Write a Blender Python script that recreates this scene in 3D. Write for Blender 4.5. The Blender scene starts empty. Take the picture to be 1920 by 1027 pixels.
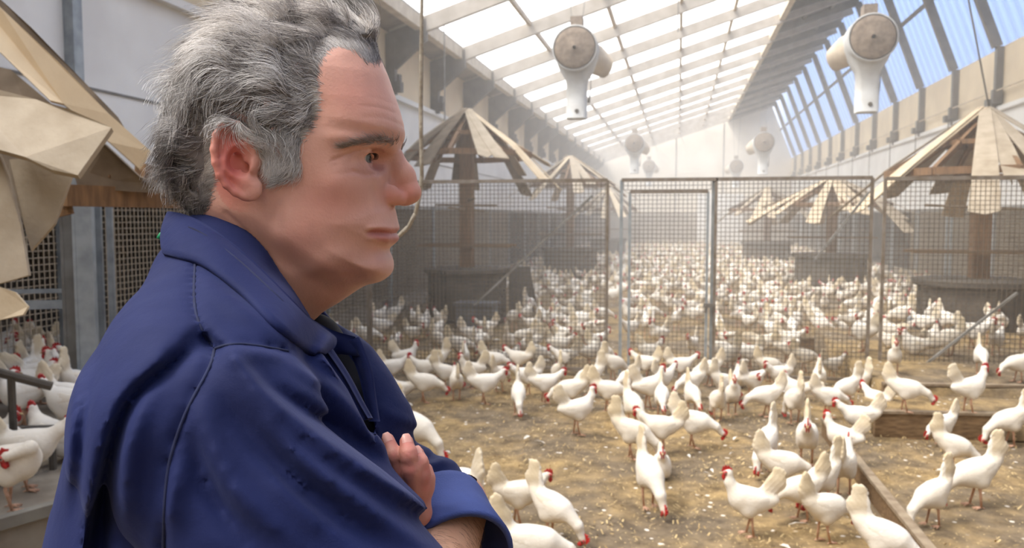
import bpy, math, random
import numpy as np
from mathutils import Vector, Matrix

# ------------------------------------------------------------------ camera, world, exposure
YAW, PITCH, CH, FPX = 0.20458, -0.070218, 1.62, 1500.0
sc = bpy.context.scene
C = sc.collection
cam_d = bpy.data.cameras.new('camera')
cam = bpy.data.objects.new('camera', cam_d); C.objects.link(cam)
cam_d.sensor_width = 36.0
cam_d.lens = FPX / 1920.0 * 36.0
cam_d.clip_start = 0.02; cam_d.clip_end = 400
cam_d.dof.use_dof = True; cam_d.dof.focus_distance = 0.66; cam_d.dof.aperture_fstop = 14.0
cam.location = (0, 0, CH)
cam.rotation_euler = (math.pi / 2 + PITCH, 0, YAW)
sc.camera = cam
sc.view_settings.view_transform = 'Standard'
sc.view_settings.look = 'None'
sc.view_settings.gamma = 1.0
sc.view_settings.use_curve_mapping = False
sc.view_settings.exposure = 1.02
sc.cycles.max_bounces = 7
sc.cycles.diffuse_bounces = 4
sc.cycles.transparent_max_bounces = 12
sc.cycles.volume_bounces = 1
sc.cycles.sample_clamp_indirect = 4.0
sc.cycles.caustics_reflective = False
sc.cycles.caustics_refractive = False
sc.cycles.use_denoising = True

world = bpy.data.worlds.new('sky'); sc.world = world
world.use_nodes = True
wn = world.node_tree; wn.nodes.clear()
w_out = wn.nodes.new('ShaderNodeOutputWorld'); w_bg = wn.nodes.new('ShaderNodeBackground')
w_tc = wn.nodes.new('ShaderNodeTexCoord'); w_sep = wn.nodes.new('ShaderNodeSeparateXYZ')
w_ramp = wn.nodes.new('ShaderNodeValToRGB'); w_noise = wn.nodes.new('ShaderNodeTexNoise')
w_add = wn.nodes.new('ShaderNodeMath'); w_add.operation = 'MULTIPLY_ADD'
w_noise.inputs['Scale'].default_value = 2.2; w_noise.inputs['Detail'].default_value = 4
wn.links.new(w_tc.outputs['Generated'], w_sep.inputs[0]); wn.links.new(w_tc.outputs['Generated'], w_noise.inputs[0])
wn.links.new(w_noise.outputs[0], w_add.inputs[0]); w_add.inputs[1].default_value = 0.03
wn.links.new(w_sep.outputs['X'], w_add.inputs[2])
wn.links.new(w_add.outputs[0], w_ramp.inputs[0])
cr = w_ramp.color_ramp                      # bright hazy white on the sun side, clear blue on the other
cr.elements[0].position = 0.075; cr.elements[0].color = (1.0, 0.985, 0.965, 1)
cr.elements[1].position = 0.14; cr.elements[1].color = (0.175, 0.24, 0.375, 1)
wn.links.new(w_ramp.outputs[0], w_bg.inputs[0]); w_bg.inputs[1].default_value = 1.7
wn.links.new(w_bg.outputs[0], w_out.inputs[0])

HAZE = 0.022
# soft low sun through the roof sheets from the upper left
sun_d = bpy.data.lights.new('sun', 'SUN'); sun = bpy.data.objects.new('sun', sun_d); C.objects.link(sun)
sun_d.energy = 2.4; sun_d.angle = 0.35; sun_d.color = (1.0, 0.95, 0.88)
sun.rotation_euler = Vector((0.55, 0.35, -1.0)).to_track_quat('-Z', 'Y').to_euler()

# ------------------------------------------------------------------ helpers
CY, SY = math.cos(YAW), math.sin(YAW)
def ray(px, py):
    u = (px - 960) / FPX; v = (513.5 - py) / FPX
    cp, sp = math.cos(PITCH), math.sin(PITCH)
    a, b, c = u, cp - v * sp, sp + v * cp          # right, forward (level), up
    return np.array([a * CY - b * SY, a * SY + b * CY, c])
def on_floor(px, py, z=0.0):
    d = ray(px, py); t = (z - CH) / d[2]
    return np.array([d[0] * t, d[1] * t, z])
def at_y(px, py, Y):
    d = ray(px, py); t = Y / d[1]
    return np.array([d[0] * t, Y, CH + d[2] * t])
def at_d(px, py, D):                                # D: level distance in front of the camera
    u = (px - 960) / FPX; v = (513.5 - py) / FPX
    b = math.cos(PITCH) - v * math.sin(PITCH)
    return ray(px, py) * (D / b) + np.array([0, 0, CH])
def L(px, py, D):                                   # same in the man's own frame (x right, y ahead, z from eye level of the camera)
    u = (px - 960) / FPX; v = (513.5 - py) / FPX
    cp, sp = math.cos(PITCH), math.sin(PITCH)
    b = cp - v * sp; c = sp + v * cp
    return np.array([u * D / b, D, c * D / b])

def node_mat(name):
    m = bpy.data.materials.new(name); m.use_nodes = True
    return m, m.node_tree, m.node_tree.nodes['Principled BSDF']
def srgb(r, g, b):
    f = lambda c: (c / 255 / 12.92) if c <= 10 else ((c / 255 + 0.055) / 1.055) ** 2.4
    return (f(r), f(g), f(b), 1)
MATS = {}
def mat(name, c1, c2=None, scale=6.0, rough=0.8, detail=6, bump=0.0, bscale=None, metal=0.0, lo=0.35, hi=0.65, stretch=(1, 1, 1), attr=None):
    if name in MATS: return MATS[name]
    m, nt, p = node_mat(name)
    p.inputs['Roughness'].default_value = rough; p.inputs['Metallic'].default_value = metal
    p.inputs['Base Color'].default_value = srgb(*c1)
    tc = nt.nodes.new('ShaderNodeTexCoord'); mp = nt.nodes.new('ShaderNodeMapping')
    mp.inputs['Scale'].default_value = stretch
    nt.links.new(tc.outputs['Object'], mp.inputs[0])
    if c2 is not None:
        n = nt.nodes.new('ShaderNodeTexNoise'); n.inputs['Scale'].default_value = scale; n.inputs['Detail'].default_value = detail
        r = nt.nodes.new('ShaderNodeValToRGB'); r.color_ramp.elements[0].position = lo; r.color_ramp.elements[1].position = hi
        r.color_ramp.elements[0].color = srgb(*c1); r.color_ramp.elements[1].color = srgb(*c2)
        nt.links.new(mp.outputs[0], n.inputs[0]); nt.links.new(n.outputs[0], r.inputs[0])
        nt.links.new(r.outputs[0], p.inputs['Base Color'])
    if bump:
        b = nt.nodes.new('ShaderNodeBump'); b.inputs['Strength'].default_value = bump; b.inputs['Distance'].default_value = 0.01
        n2 = nt.nodes.new('ShaderNodeTexNoise'); n2.inputs['Scale'].default_value = bscale or scale * 4; n2.inputs['Detail'].default_value = 4
        nt.links.new(mp.outputs[0], n2.inputs[0]); nt.links.new(n2.outputs[0], b.inputs['Height']); nt.links.new(b.outputs[0], p.inputs['Normal'])
    MATS[name] = m
    return m

def link_mesh(name, verts, faces, m=None, parent=None, smooth=False, mats=None, fmat=None):
    me = bpy.data.meshes.new(name)
    me.from_pydata([tuple(v) for v in verts], [], [tuple(f) for f in faces])
    for x in (mats or ([m] if m else [])): me.materials.append(x)
    if fmat is not None: me.polygons.foreach_set('material_index', np.array(fmat, dtype=np.int32))
    if smooth: me.polygons.foreach_set('use_smooth', np.ones(len(me.polygons), dtype=bool))
    me.update()
    o = bpy.data.objects.new(name, me); C.objects.link(o)
    if parent: o.parent = parent
    return o
def np_mesh(name, V, Q, m=None, parent=None, mats=None, fmat=None, smooth=True):
    """fast mesh from arrays; Q is (n,4) or (n,3)"""
    me = bpy.data.meshes.new(name)
    V = np.ascontiguousarray(V, dtype=np.float32); Q = np.ascontiguousarray(Q, dtype=np.int32)
    n, k = Q.shape
    me.vertices.add(len(V)); me.vertices.foreach_set('co', V.ravel())
    me.loops.add(n * k); me.loops.foreach_set('vertex_index', Q.ravel())
    me.polygons.add(n); me.polygons.foreach_set('loop_start', np.arange(0, n * k, k, dtype=np.int32))
    me.polygons.foreach_set('loop_total', np.full(n, k, dtype=np.int32))
    for x in (mats or ([m] if m else [])): me.materials.append(x)
    if fmat is not None: me.polygons.foreach_set('material_index', np.array(fmat, dtype=np.int32))
    me.polygons.foreach_set('use_smooth', np.full(n, smooth, dtype=bool))
    me.update(calc_edges=True); me.validate()
    o = bpy.data.objects.new(name, me); C.objects.link(o)
    if parent: o.parent = parent
    return o
def tag(o, label=None, cat=None, group=None, kind=None):
    if label: o['label'] = label
    if cat: o['category'] = cat
    if group: o['group'] = group
    if kind: o['kind'] = kind
    return o
def empty(name, loc=(0, 0, 0), rz=0.0):
    o = bpy.data.objects.new(name, None); C.objects.link(o)
    o.location = tuple(loc); o.rotation_euler = (0, 0, rz); o.empty_display_size = 0.1
    return o

class MB:
    """collects simple shapes into one mesh"""
    def __init__(s): s.v = []; s.f = []; s.mi = []; s.cur = 0
    def add(s, vs, fs):
        b = len(s.v); s.v += [tuple(v) for v in vs]; s.f += [tuple(i + b for i in f) for f in fs]; s.mi += [s.cur] * len(fs)
    def box(s, a, b):
        x0, y0, z0 = a; x1, y1, z1 = b
        s.add([(x0, y0, z0), (x1, y0, z0), (x1, y1, z0), (x0, y1, z0), (x0, y0, z1), (x1, y0, z1), (x1, y1, z1), (x0, y1, z1)],
              [(3, 2, 1, 0), (4, 5, 6, 7), (0, 1, 5, 4), (1, 2, 6, 5), (2, 3, 7, 6), (3, 0, 4, 7)])
    def beam(s, p, q, w, h, up=(0, 0, 1)):
        p = np.array(p, float); q = np.array(q, float); d = q - p; d /= np.linalg.norm(d)
        up = np.array(up, float)
        if abs(d @ up) > 0.99: up = np.array([1.0, 0, 0])
        a = np.cross(d, up); a /= np.linalg.norm(a); b = np.cross(a, d)
        a *= w / 2; b *= h / 2
        s.add([p - a - b, p + a - b, p + a + b, p - a + b, q - a - b, q + a - b, q + a + b, q - a + b],
              [(3, 2, 1, 0), (4, 5, 6, 7), (0, 1, 5, 4), (1, 2, 6, 5), (2, 3, 7, 6), (3, 0, 4, 7)])
    def tube(s, pts, r, n=8, cap=True):
        pts = [np.array(p, float) for p in pts]; rs = r if hasattr(r, '__len__') else [r] * len(pts)
        rings = []; prev = None
        for i, p in enumerate(pts):
            d = pts[min(i + 1, len(pts) - 1)] - pts[max(i - 1, 0)]; d /= (np.linalg.norm(d) + 1e-12)
            if prev is None:
                a = np.cross(d, [0, 0, 1.0]);
                if np.linalg.norm(a) < 0.05: a = np.cross(d, [1.0, 0, 0])
            else: a = prev - d * (prev @ d)
            a /= np.linalg.norm(a); prev = a; b = np.cross(d, a)
            rings.append([p + rs[i] * (a * math.cos(t) + b * math.sin(t)) for t in np.linspace(0, 2 * math.pi, n, endpoint=False)])
        vs = [v for rg in rings for v in rg]; fs = []
        for i in range(len(pts) - 1):
            for j in range(n):
                k = (j + 1) % n
                fs.append((i * n + j, i * n + k, (i + 1) * n + k, (i + 1) * n + j))
        if cap: fs += [tuple(range(n - 1, -1, -1)), tuple((len(pts) - 1) * n + j for j in range(n))]
        s.add(vs, fs)
    def prism(s, poly, thick):
        """a plate: polygon of 3-D points given its thickness along its normal"""
        P = np.array(poly, float); c = P.mean(0); nrm = np.zeros(3)
        for i in range(len(P)): nrm += np.cross(P[i] - c, P[(i + 1) % len(P)] - c)
        nrm /= np.linalg.norm(nrm); n = len(P)
        s.add(list(P + nrm * thick / 2) + list(P - nrm * thick / 2),
              [tuple(range(n)), tuple(range(2 * n - 1, n - 1, -1))] + [(i, i + n, (i + 1) % n + n, (i + 1) % n) for i in range(n)])
    def build(s, name, m=None, parent=None, smooth=False, mats=None):
        return link_mesh(name, s.v, s.f, m, parent, smooth, mats, s.mi if mats else None)

# ---- surface nets: turns a field (negative inside) into a mesh
def surface_net(F, org, h):
    ins = F < 0
    nx, ny, nz = F.shape
    acc = np.zeros((nx - 1, ny - 1, nz - 1), dtype=np.uint8)
    for i in (0, 1):
        for j in (0, 1):
            for k in (0, 1):
                acc += ins[i:nx - 1 + i, j:ny - 1 + j, k:nz - 1 + k]
    idx = np.argwhere((acc > 0) & (acc < 8))
    cmap = np.full(acc.shape, -1, dtype=np.int32); cmap[idx[:, 0], idx[:, 1], idx[:, 2]] = np.arange(len(idx))
    corners = np.array([(i, j, k) for i in (0, 1) for j in (0, 1) for k in (0, 1)])
    vals = np.stack([F[idx[:, 0] + c[0], idx[:, 1] + c[1], idx[:, 2] + c[2]] for c in corners], 1)
    P = np.zeros((len(idx), 3)); cnt = np.zeros(len(idx))
    for a in range(8):
        for b in range(a + 1, 8):
            if np.abs(corners[a] - corners[b]).sum() == 1:
                va, vb = vals[:, a], vals[:, b]; m = (va < 0) != (vb < 0)
                t = np.where(m, va / np.where(m, va - vb, 1), 0)
                P += np.where(m[:, None], corners[a] + t[:, None] * (corners[b] - corners[a]), 0); cnt += m
    P = P / cnt[:, None] + idx
    faces = []
    for ax in range(3):
        A = [slice(None)] * 3; B = [slice(None)] * 3
        A[ax] = slice(0, -1); B[ax] = slice(1, None)
        s1 = ins[tuple(A)]; s2 = ins[tuple(B)]
        e = np.argwhere(s1 != s2); o1, o2 = [q for q in range(3) if q != ax]
        e = e[(e[:, o1] > 0) & (e[:, o2] > 0) & (e[:, o1] < F.shape[o1] - 1) & (e[:, o2] < F.shape[o2] - 1)]
        d1 = np.zeros(3, int); d1[o1] = 1; d2 = np.zeros(3, int); d2[o2] = 1
        q = [cmap[tuple((e - d1 - d2).T)], cmap[tuple((e - d2).T)], cmap[tuple(e.T)], cmap[tuple((e - d1).T)]]
        q = np.stack(q, 1); flip = s1[tuple(e.T)]
        if ax == 1: flip = ~flip
        q[~flip] = q[~flip][:, ::-1]
        faces.append(q)
    Q = np.concatenate(faces); Q = Q[(Q >= 0).all(1)]
    return P * h + np.array(org), Q
def relax(V, Q, it=3, lam=.5, mu=-.52):
    e = np.concatenate([Q[:, [0, 1]], Q[:, [1, 2]], Q[:, [2, 3]], Q[:, [3, 0]]]); n = len(V)
    deg = np.bincount(e[:, 0], minlength=n) + np.bincount(e[:, 1], minlength=n); deg = np.maximum(deg, 1)[:, None]
    for k in range(it * 2):
        S = np.stack([np.bincount(e[:, 0], V[e[:, 1], i], n) + np.bincount(e[:, 1], V[e[:, 0], i], n) for i in range(3)], 1)
        V = V + (lam if k % 2 == 0 else mu) * (S / deg - V)
    return V
def smin(a, b, k):
    h = np.clip(0.5 + 0.5 * (b - a) / k, 0, 1)
    return b * (1 - h) + a * h - k * h * (1 - h)
def smax(a, b, k): return -smin(-a, -b, k)
class Grid:
    def __init__(s, lo, hi, h):
        s.lo, s.h = np.array(lo, float), h
        n = [int(math.ceil((hi[i] - lo[i]) / h)) + 1 for i in range(3)]
        ax = [(s.lo[i] + np.arange(n[i]) * h).astype(np.float32) for i in range(3)]
        s.X = ax[0][:, None, None]; s.Y = ax[1][None, :, None]; s.Z = ax[2][None, None, :]; s.n = n
    def ell(s, c, r):
        x = (s.X - c[0]) / r[0]; y = (s.Y - c[1]) / r[1]; z = (s.Z - c[2]) / r[2]
        k = np.sqrt(x * x + y * y + z * z)
        g = np.sqrt((x / r[0]) ** 2 + (y / r[1]) ** 2 + (z / r[2]) ** 2) + 1e-6
        return k * (k - 1) / g
    def cap(s, a, b, ra, rb=None):
        rb = ra if rb is None else rb
        a = np.array(a, float); b = np.array(b, float); d = b - a
        t = np.clip(((s.X - a[0]) * d[0] + (s.Y - a[1]) * d[1] + (s.Z - a[2]) * d[2]) / (d @ d), 0, 1)
        return np.sqrt((s.X - a[0] - t * d[0]) ** 2 + (s.Y - a[1] - t * d[1]) ** 2 + (s.Z - a[2] - t * d[2]) ** 2) - (ra + (rb - ra) * t)
    def line_d(s, pts):
        D = None
        for a, b in zip(pts[:-1], pts[1:]):
            d = s.cap(a, b, 0.0); D = d if D is None else np.minimum(D, d)
        return D
    def net(s, F): return surface_net(F, s.lo, s.h)
def poly_sd(px, pz, poly):
    """signed distance of 2-D points to a polygon, positive inside"""
    P = np.array(poly, float); d = np.full(px.shape, 1e9); ins = np.zeros(px.shape, bool)
    for i in range(len(P)):
        a = P[i]; b = P[(i + 1) % len(P)]; e = b - a
        t = np.clip(((px - a[0]) * e[0] + (pz - a[1]) * e[1]) / (e @ e), 0, 1)
        d = np.minimum(d, np.hypot(px - a[0] - t * e[0], pz - a[1] - t * e[1]))
        c = ((a[1] > pz) != (b[1] > pz)) & (px < (b[0] - a[0]) * (pz - a[1]) / (b[1] - a[1] + 1e-12) + a[0])
        ins ^= c
    return np.where(ins, d, -d)
def vnoise(P, seed=0):
    """smooth value noise on points (n,3)"""
    i = np.floor(P).astype(np.int64); f = P - i; f = f * f * (3 - 2 * f)
    def hsh(a, b, c):
        h = (a * 374761393 + b * 668265263 + c * 2147483647 + seed * 1274126177) & 0xffffffff
        h = ((h ^ (h >> 13)) * 1274126177) & 0xffffffff
        return ((h ^ (h >> 16)) & 0xffff) / 65535.0
    r = 0
    for a in (0, 1):
        for b in (0, 1):
            for c in (0, 1):
                w = (f[:, 0] if a else 1 - f[:, 0]) * (f[:, 1] if b else 1 - f[:, 1]) * (f[:, 2] if c else 1 - f[:, 2])
                r = r + w * hsh(i[:, 0] + a, i[:, 1] + b, i[:, 2] + c)
    return r
def set_color(o, name, col):
    me = o.data; at = me.color_attributes.new(name, 'FLOAT_COLOR', 'POINT')
    c = np.ones((len(me.vertices), 4), dtype=np.float32); c[:, :3] = col
    at.data.foreach_set('color', c.ravel())
# ------------------------------------------------------------------ building
M_litter, nt, p = node_mat('litter')
tc = nt.nodes.new('ShaderNodeTexCoord')
def tex(nt, kind, scale, **kw):
    n = nt.nodes.new(kind); n.inputs['Scale'].default_value = scale
    for k, v in kw.items(): n.inputs[k].default_value = v
    nt.links.new(tc.outputs['Object'], n.inputs['Vector']); return n
def ramp(nt, src, stops):
    r = nt.nodes.new('ShaderNodeValToRGB'); e = r.color_ramp.elements
    e[0].position, e[0].color = stops[0]; e[1].position, e[1].color = stops[1]
    for s in stops[2:]:
        q = e.new(s[0]); q.color = s[1]
    nt.links.new(src, r.inputs[0]); return r
def mix(nt, fac, a, b):
    m = nt.nodes.new('ShaderNodeMix'); m.data_type = 'RGBA'
    if isinstance(fac, float): m.inputs[0].default_value = fac
    else: nt.links.new(fac, m.inputs[0])
    for s, v in ((6, a), (7, b)):
        if isinstance(v, tuple): m.inputs[s].default_value = v
        else: nt.links.new(v, m.inputs[s])
    return m.outputs[2]
big = tex(nt, 'ShaderNodeTexNoise', 0.9, Detail=4.0, Roughness=0.65)
mid = tex(nt, 'ShaderNodeTexNoise', 7.0, Detail=6.0, Roughness=0.7)
vor = tex(nt, 'ShaderNodeTexVoronoi', 42.0, Randomness=1.0)
vor2 = tex(nt, 'ShaderNodeTexVoronoi', 17.0, Randomness=1.0)
base = ramp(nt, mid.outputs[0], [(0.34, srgb(98, 79, 52)), (0.66, srgb(170, 143, 98))]).outputs[0]
soil = ramp(nt, mid.outputs[0], [(0.34, srgb(86, 73, 57)), (0.66, srgb(130, 113, 90))]).outputs[0]
msk = ramp(nt, big.outputs[0], [(0.40, (0, 0, 0, 1)), (0.56, (1, 1, 1, 1))]).outputs[0]
gr = mix(nt, msk, base, soil)
flk = ramp(nt, vor.outputs['Distance'], [(0.13, (1, 1, 1, 1)), (0.24, (0, 0, 0, 1))]).outputs[0]
sepc = nt.nodes.new('ShaderNodeSeparateColor'); nt.links.new(vor.outputs['Color'], sepc.inputs[0])
pick = ramp(nt, sepc.outputs[0], [(0.55, (0, 0, 0, 1)), (0.62, (1, 1, 1, 1))]).outputs[0]
mul = nt.nodes.new('ShaderNodeMath'); mul.operation = 'MULTIPLY'; nt.links.new(flk, mul.inputs[0]); nt.links.new(pick, mul.inputs[1])
g2 = mix(nt, mul.outputs[0], gr, srgb(204, 178, 128))
sep2 = nt.nodes.new('ShaderNodeSeparateColor'); nt.links.new(vor2.outputs['Color'], sep2.inputs[0])
pk2 = ramp(nt, sep2.outputs[1], [(0.86, (0, 0, 0, 1)), (0.9, (1, 1, 1, 1))]).outputs[0]
fl2 = ramp(nt, vor2.outputs['Distance'], [(0.16, (1, 1, 1, 1)), (0.26, (0, 0, 0, 1))]).outputs[0]
mul2 = nt.nodes.new('ShaderNodeMath'); mul2.operation = 'MULTIPLY'; nt.links.new(fl2, mul2.inputs[0]); nt.links.new(pk2, mul2.inputs[1])
g3 = mix(nt, mul2.outputs[0], g2, srgb(225, 216, 202))
nt.links.new(g3, p.inputs['Base Color']); p.inputs['Roughness'].default_value = 0.95
bp = nt.nodes.new('ShaderNodeBump'); bp.inputs['Strength'].default_value = 0.9; bp.inputs['Distance'].default_value = 0.02
nt.links.new(mid.outputs[0], bp.inputs['Height']); nt.links.new(bp.outputs[0], p.inputs['Normal'])

M_wall_white = mat('white_wall_sheet', (234, 233, 230), (220, 218, 215), 1.3, 0.6)
M_wall_beige = mat('cream_wall_sheet', (226, 208, 178), (206, 188, 160), 1.1, 0.7)
M_end = mat('end_wall_sheet', (230, 220, 204), (216, 206, 190), 0.8, 0.7)
M_steel = mat('dusty_steel', (138, 136, 132), (110, 105, 98), 5, 0.6)
M_dark_steel = mat('dark_steel', (92, 88, 84), (112, 106, 98), 5, 0.6)
M_rafter = mat('painted_rafter', (176, 168, 158), (158, 149, 138), 4, 0.7)
M_purlin = mat('purlin_timber', (206, 192, 170), (186, 170, 148), 5, 0.7)
M_soffit = mat('dusty_roof_sheet', (150, 140, 126), (124, 114, 101), 2.5, 0.8)
M_roof_dark = mat('dark_roof_sheet', (112, 104, 96), (84, 77, 70), 1.6, 0.85)
M_galv = mat('galvanised_steel', (168, 174, 177), (140, 146, 150), 9, 0.45, metal=0.4)
M_wire_pale = mat('pale_wire_mesh', (186, 170, 148), (160, 146, 126), 30, 0.6)
M_wire = mat('wire_mesh_steel', (118, 104, 88), (92, 82, 70), 30, 0.6, metal=0.2)
M_frame_rust = mat('rusty_frame_steel', (112, 98, 82), (136, 126, 116), 12, 0.6, metal=0.2)
M_board = mat('weathered_board', (134, 108, 78), (100, 78, 54), 9, 0.85, stretch=(1, 6, 6), bump=0.3)
M_board_top = mat('board_edge', (150, 134, 112), (120, 102, 82), 14, 0.85)
M_ply = mat('pale_fibreboard', (206, 188, 160), (190, 170, 141), 6, 0.85, bump=0.15, bscale=60)
M_ply_grey = mat('dusty_fibreboard', (176, 162, 142), (156, 141, 120), 7, 0.88, bump=0.15, bscale=60)
M_ply_dark = mat('dark_fibreboard', (124, 108, 90), (96, 82, 66), 7, 0.9)  # darker brown board tone for the shelter undersides and some strips
M_timber = mat('brown_timber', (136, 102, 68), (104, 76, 50), 12, 0.75, stretch=(4, 4, 0.6), bump=0.25)
M_dark = mat('dark_dirty_plastic', (70, 64, 58), (96, 88, 78), 6, 0.8)
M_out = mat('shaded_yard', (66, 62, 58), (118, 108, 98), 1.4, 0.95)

def sheet_mat(name, tint, t_amt, stripe, dens=1.0, tlc=(0.85, 0.84, 0.82, 1)):
    """milky corrugated plastic: part clear, part diffusing, ribs a little denser"""
    m = bpy.data.materials.new(name); m.use_nodes = True; nt = m.node_tree; nt.nodes.clear()
    out = nt.nodes.new('ShaderNodeOutputMaterial'); tr = nt.nodes.new('ShaderNodeBsdfTransparent'); tl = nt.nodes.new('ShaderNodeBsdfTranslucent')
    mx = nt.nodes.new('ShaderNodeMixShader'); tc = nt.nodes.new('ShaderNodeTexCoord'); wv = nt.nodes.new('ShaderNodeTexWave')
    wv.bands_direction = 'Y'; wv.inputs['Scale'].default_value = stripe; wv.inputs['Distortion'].default_value = 0.3
    wv.inputs['Detail'].default_value = 1.0
    nt.links.new(tc.outputs['Object'], wv.inputs['Vector'])
    r = nt.nodes.new('ShaderNodeMapRange'); nt.links.new(wv.outputs['Fac'], r.inputs[0])
    r.inputs[3].default_value = t_amt; r.inputs[4].default_value = t_amt + 0.35 * dens
    nt.links.new(r.outputs[0], mx.inputs[0]); tr.inputs[0].default_value = tint; tl.inputs[0].default_value = tlc
    nt.links.new(tr.outputs[0], mx.inputs[1]); nt.links.new(tl.outputs[0], mx.inputs[2]); nt.links.new(mx.outputs[0], out.inputs[0])
    return m
M_sheet_roof = sheet_mat('milky_roof_sheet', (1, 1, 1, 1), 0.12, 1.6, 0.5)
M_sheet_blue = sheet_mat('clear_corrugated_sheet', (0.95, 0.97, 1, 1), 0.0, 0.8, 1.3, (.42, .46, .54, 1))

def roofz(x): return CH + 4.498 + 0.315 * x
XL, XR, YB, YE = -4.69, 5.81, -9.0, 44.7
XA = 4.73                                                   # apex
def struct(o): o['kind'] = 'structure'; return o
def slab(name, quad, th, m):                                # quad lifted outward by its thickness
    b = MB(); b.prism(quad, th); return struct(b.build(name, m))
# floor, gently uneven
nx, ny = 90, 300
gx = np.linspace(XL - 0.3, XR + 0.3, nx); gy = np.linspace(YB, YE + 0.2, ny)
GX, GY = np.meshgrid(gx, gy, indexing='ij')
P = np.stack([GX.ravel(), GY.ravel(), np.zeros(nx * ny)], 1)
P[:, 2] = (vnoise(P * 2.2 + 7, 3) - 0.5) * 0.03 + (vnoise(P * 7 + 7, 4) - 0.5) * 0.016 - 0.012
I = np.arange(nx * ny).reshape(nx, ny)
struct(np_mesh('floor', P, np.stack([I[:-1, :-1].ravel(), I[1:, :-1].ravel(), I[1:, 1:].ravel(), I[:-1, 1:].ravel()], 1), M_litter))

# side walls: open lower band behind mesh, white sheets, rail, cream upper band
ZB, ZR = 1.82, 3.62
for side, X, Z1 in (('left', XL, roofz(XL)), ('right', XR, CH + 3.14)):
    b = MB(); s = -1 if side == 'left' else 1; x0, x1 = sorted((X, X + s * 0.1))
    b.cur = 0; b.box((x0, YB, ZB), (x1, YE, ZR)); b.cur = 2; b.box((x0, YB, 0), (x1, YE, 0.28))
    b.cur = 1; b.box((x0, YB, ZR), (x1, YE, Z1))
    struct(b.build('wall_' + side, mats=[M_wall_white, M_wall_beige, M_soffit]))
    b = MB(); xr = X - s * 0.05; b.box((min(X, X - s * 0.10), YB, ZR - 0.04), (max(X, X - s * 0.10), YE, ZR + 0.04))
    struct(b.build('trim_%d' % (1 if side == 'left' else 2), M_wall_white))
    b = MB(); b.box((min(X, X - s * 0.012), YB, 2.655), (max(X, X - s * 0.012), YE, 2.675))
    b.box((min(X, X - s * 0.03), YB, ZB - 0.05), (max(X, X - s * 0.03), YE, ZB + 0.01))
    struct(b.build('trim_%d' % (3 if side == 'left' else 4), M_steel))
b = MB(); b.add([(XL, YE, 0), (XR, YE, 0), (XR, YE, CH + 3.14), (XA, YE, roofz(XA)), (XL, YE, roofz(XL)),
                 (XL, YE + .1, 0), (XR, YE + .1, 0), (XR, YE + .1, CH + 3.14), (XA, YE + .1, roofz(XA)), (XL, YE + .1, roofz(XL))],
                [(0, 1, 2, 3, 4), (9, 8, 7, 6, 5)] + [(i, i + 5, (i + 1) % 5 + 5, (i + 1) % 5) for i in range(5)])
b.cur = 1
for x in (-0.2, 2.3): b.box((x, YE - 0.02, 0), (x + 0.06, YE, roofz(x) - 0.05))
b.cur = 2; b.box((XL, YE - 0.03, 0), (XR, YE, 1.9))
struct(b.build('wall_end', mats=[M_end, M_steel, M_soffit]))
b = MB(); b.box((XL, YB - .1, 0), (XR, YB, 8.0)); struct(b.build('wall_near', M_wall_beige))
# door opening in the end wall
b = MB(); b.box((1.0, YE - 0.06, 0), (3.4, YE - 0.03, 2.9)); struct(b.build('door_1', M_wall_white))

# opaque strips of the roof: soffit at the eave, dusty dark strip below the apex
def roof_strip(x0, x1, lift, y0=YB, y1=YE):
    return [(x0, y0, roofz(x0) + lift), (x1, y0, roofz(x1) + lift), (x1, y1, roofz(x1) + lift), (x0, y1, roofz(x0) + lift)]
b = MB(); b.cur = 0; b.prism(roof_strip(XL - 0.1, -4.1, 0.05), 0.04)
b.cur = 1; b.prism(roof_strip(2.56, XA + 0.1, 0.06), 0.05)
struct(b.build('ceiling', mats=[M_soffit, M_roof_dark]))

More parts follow.
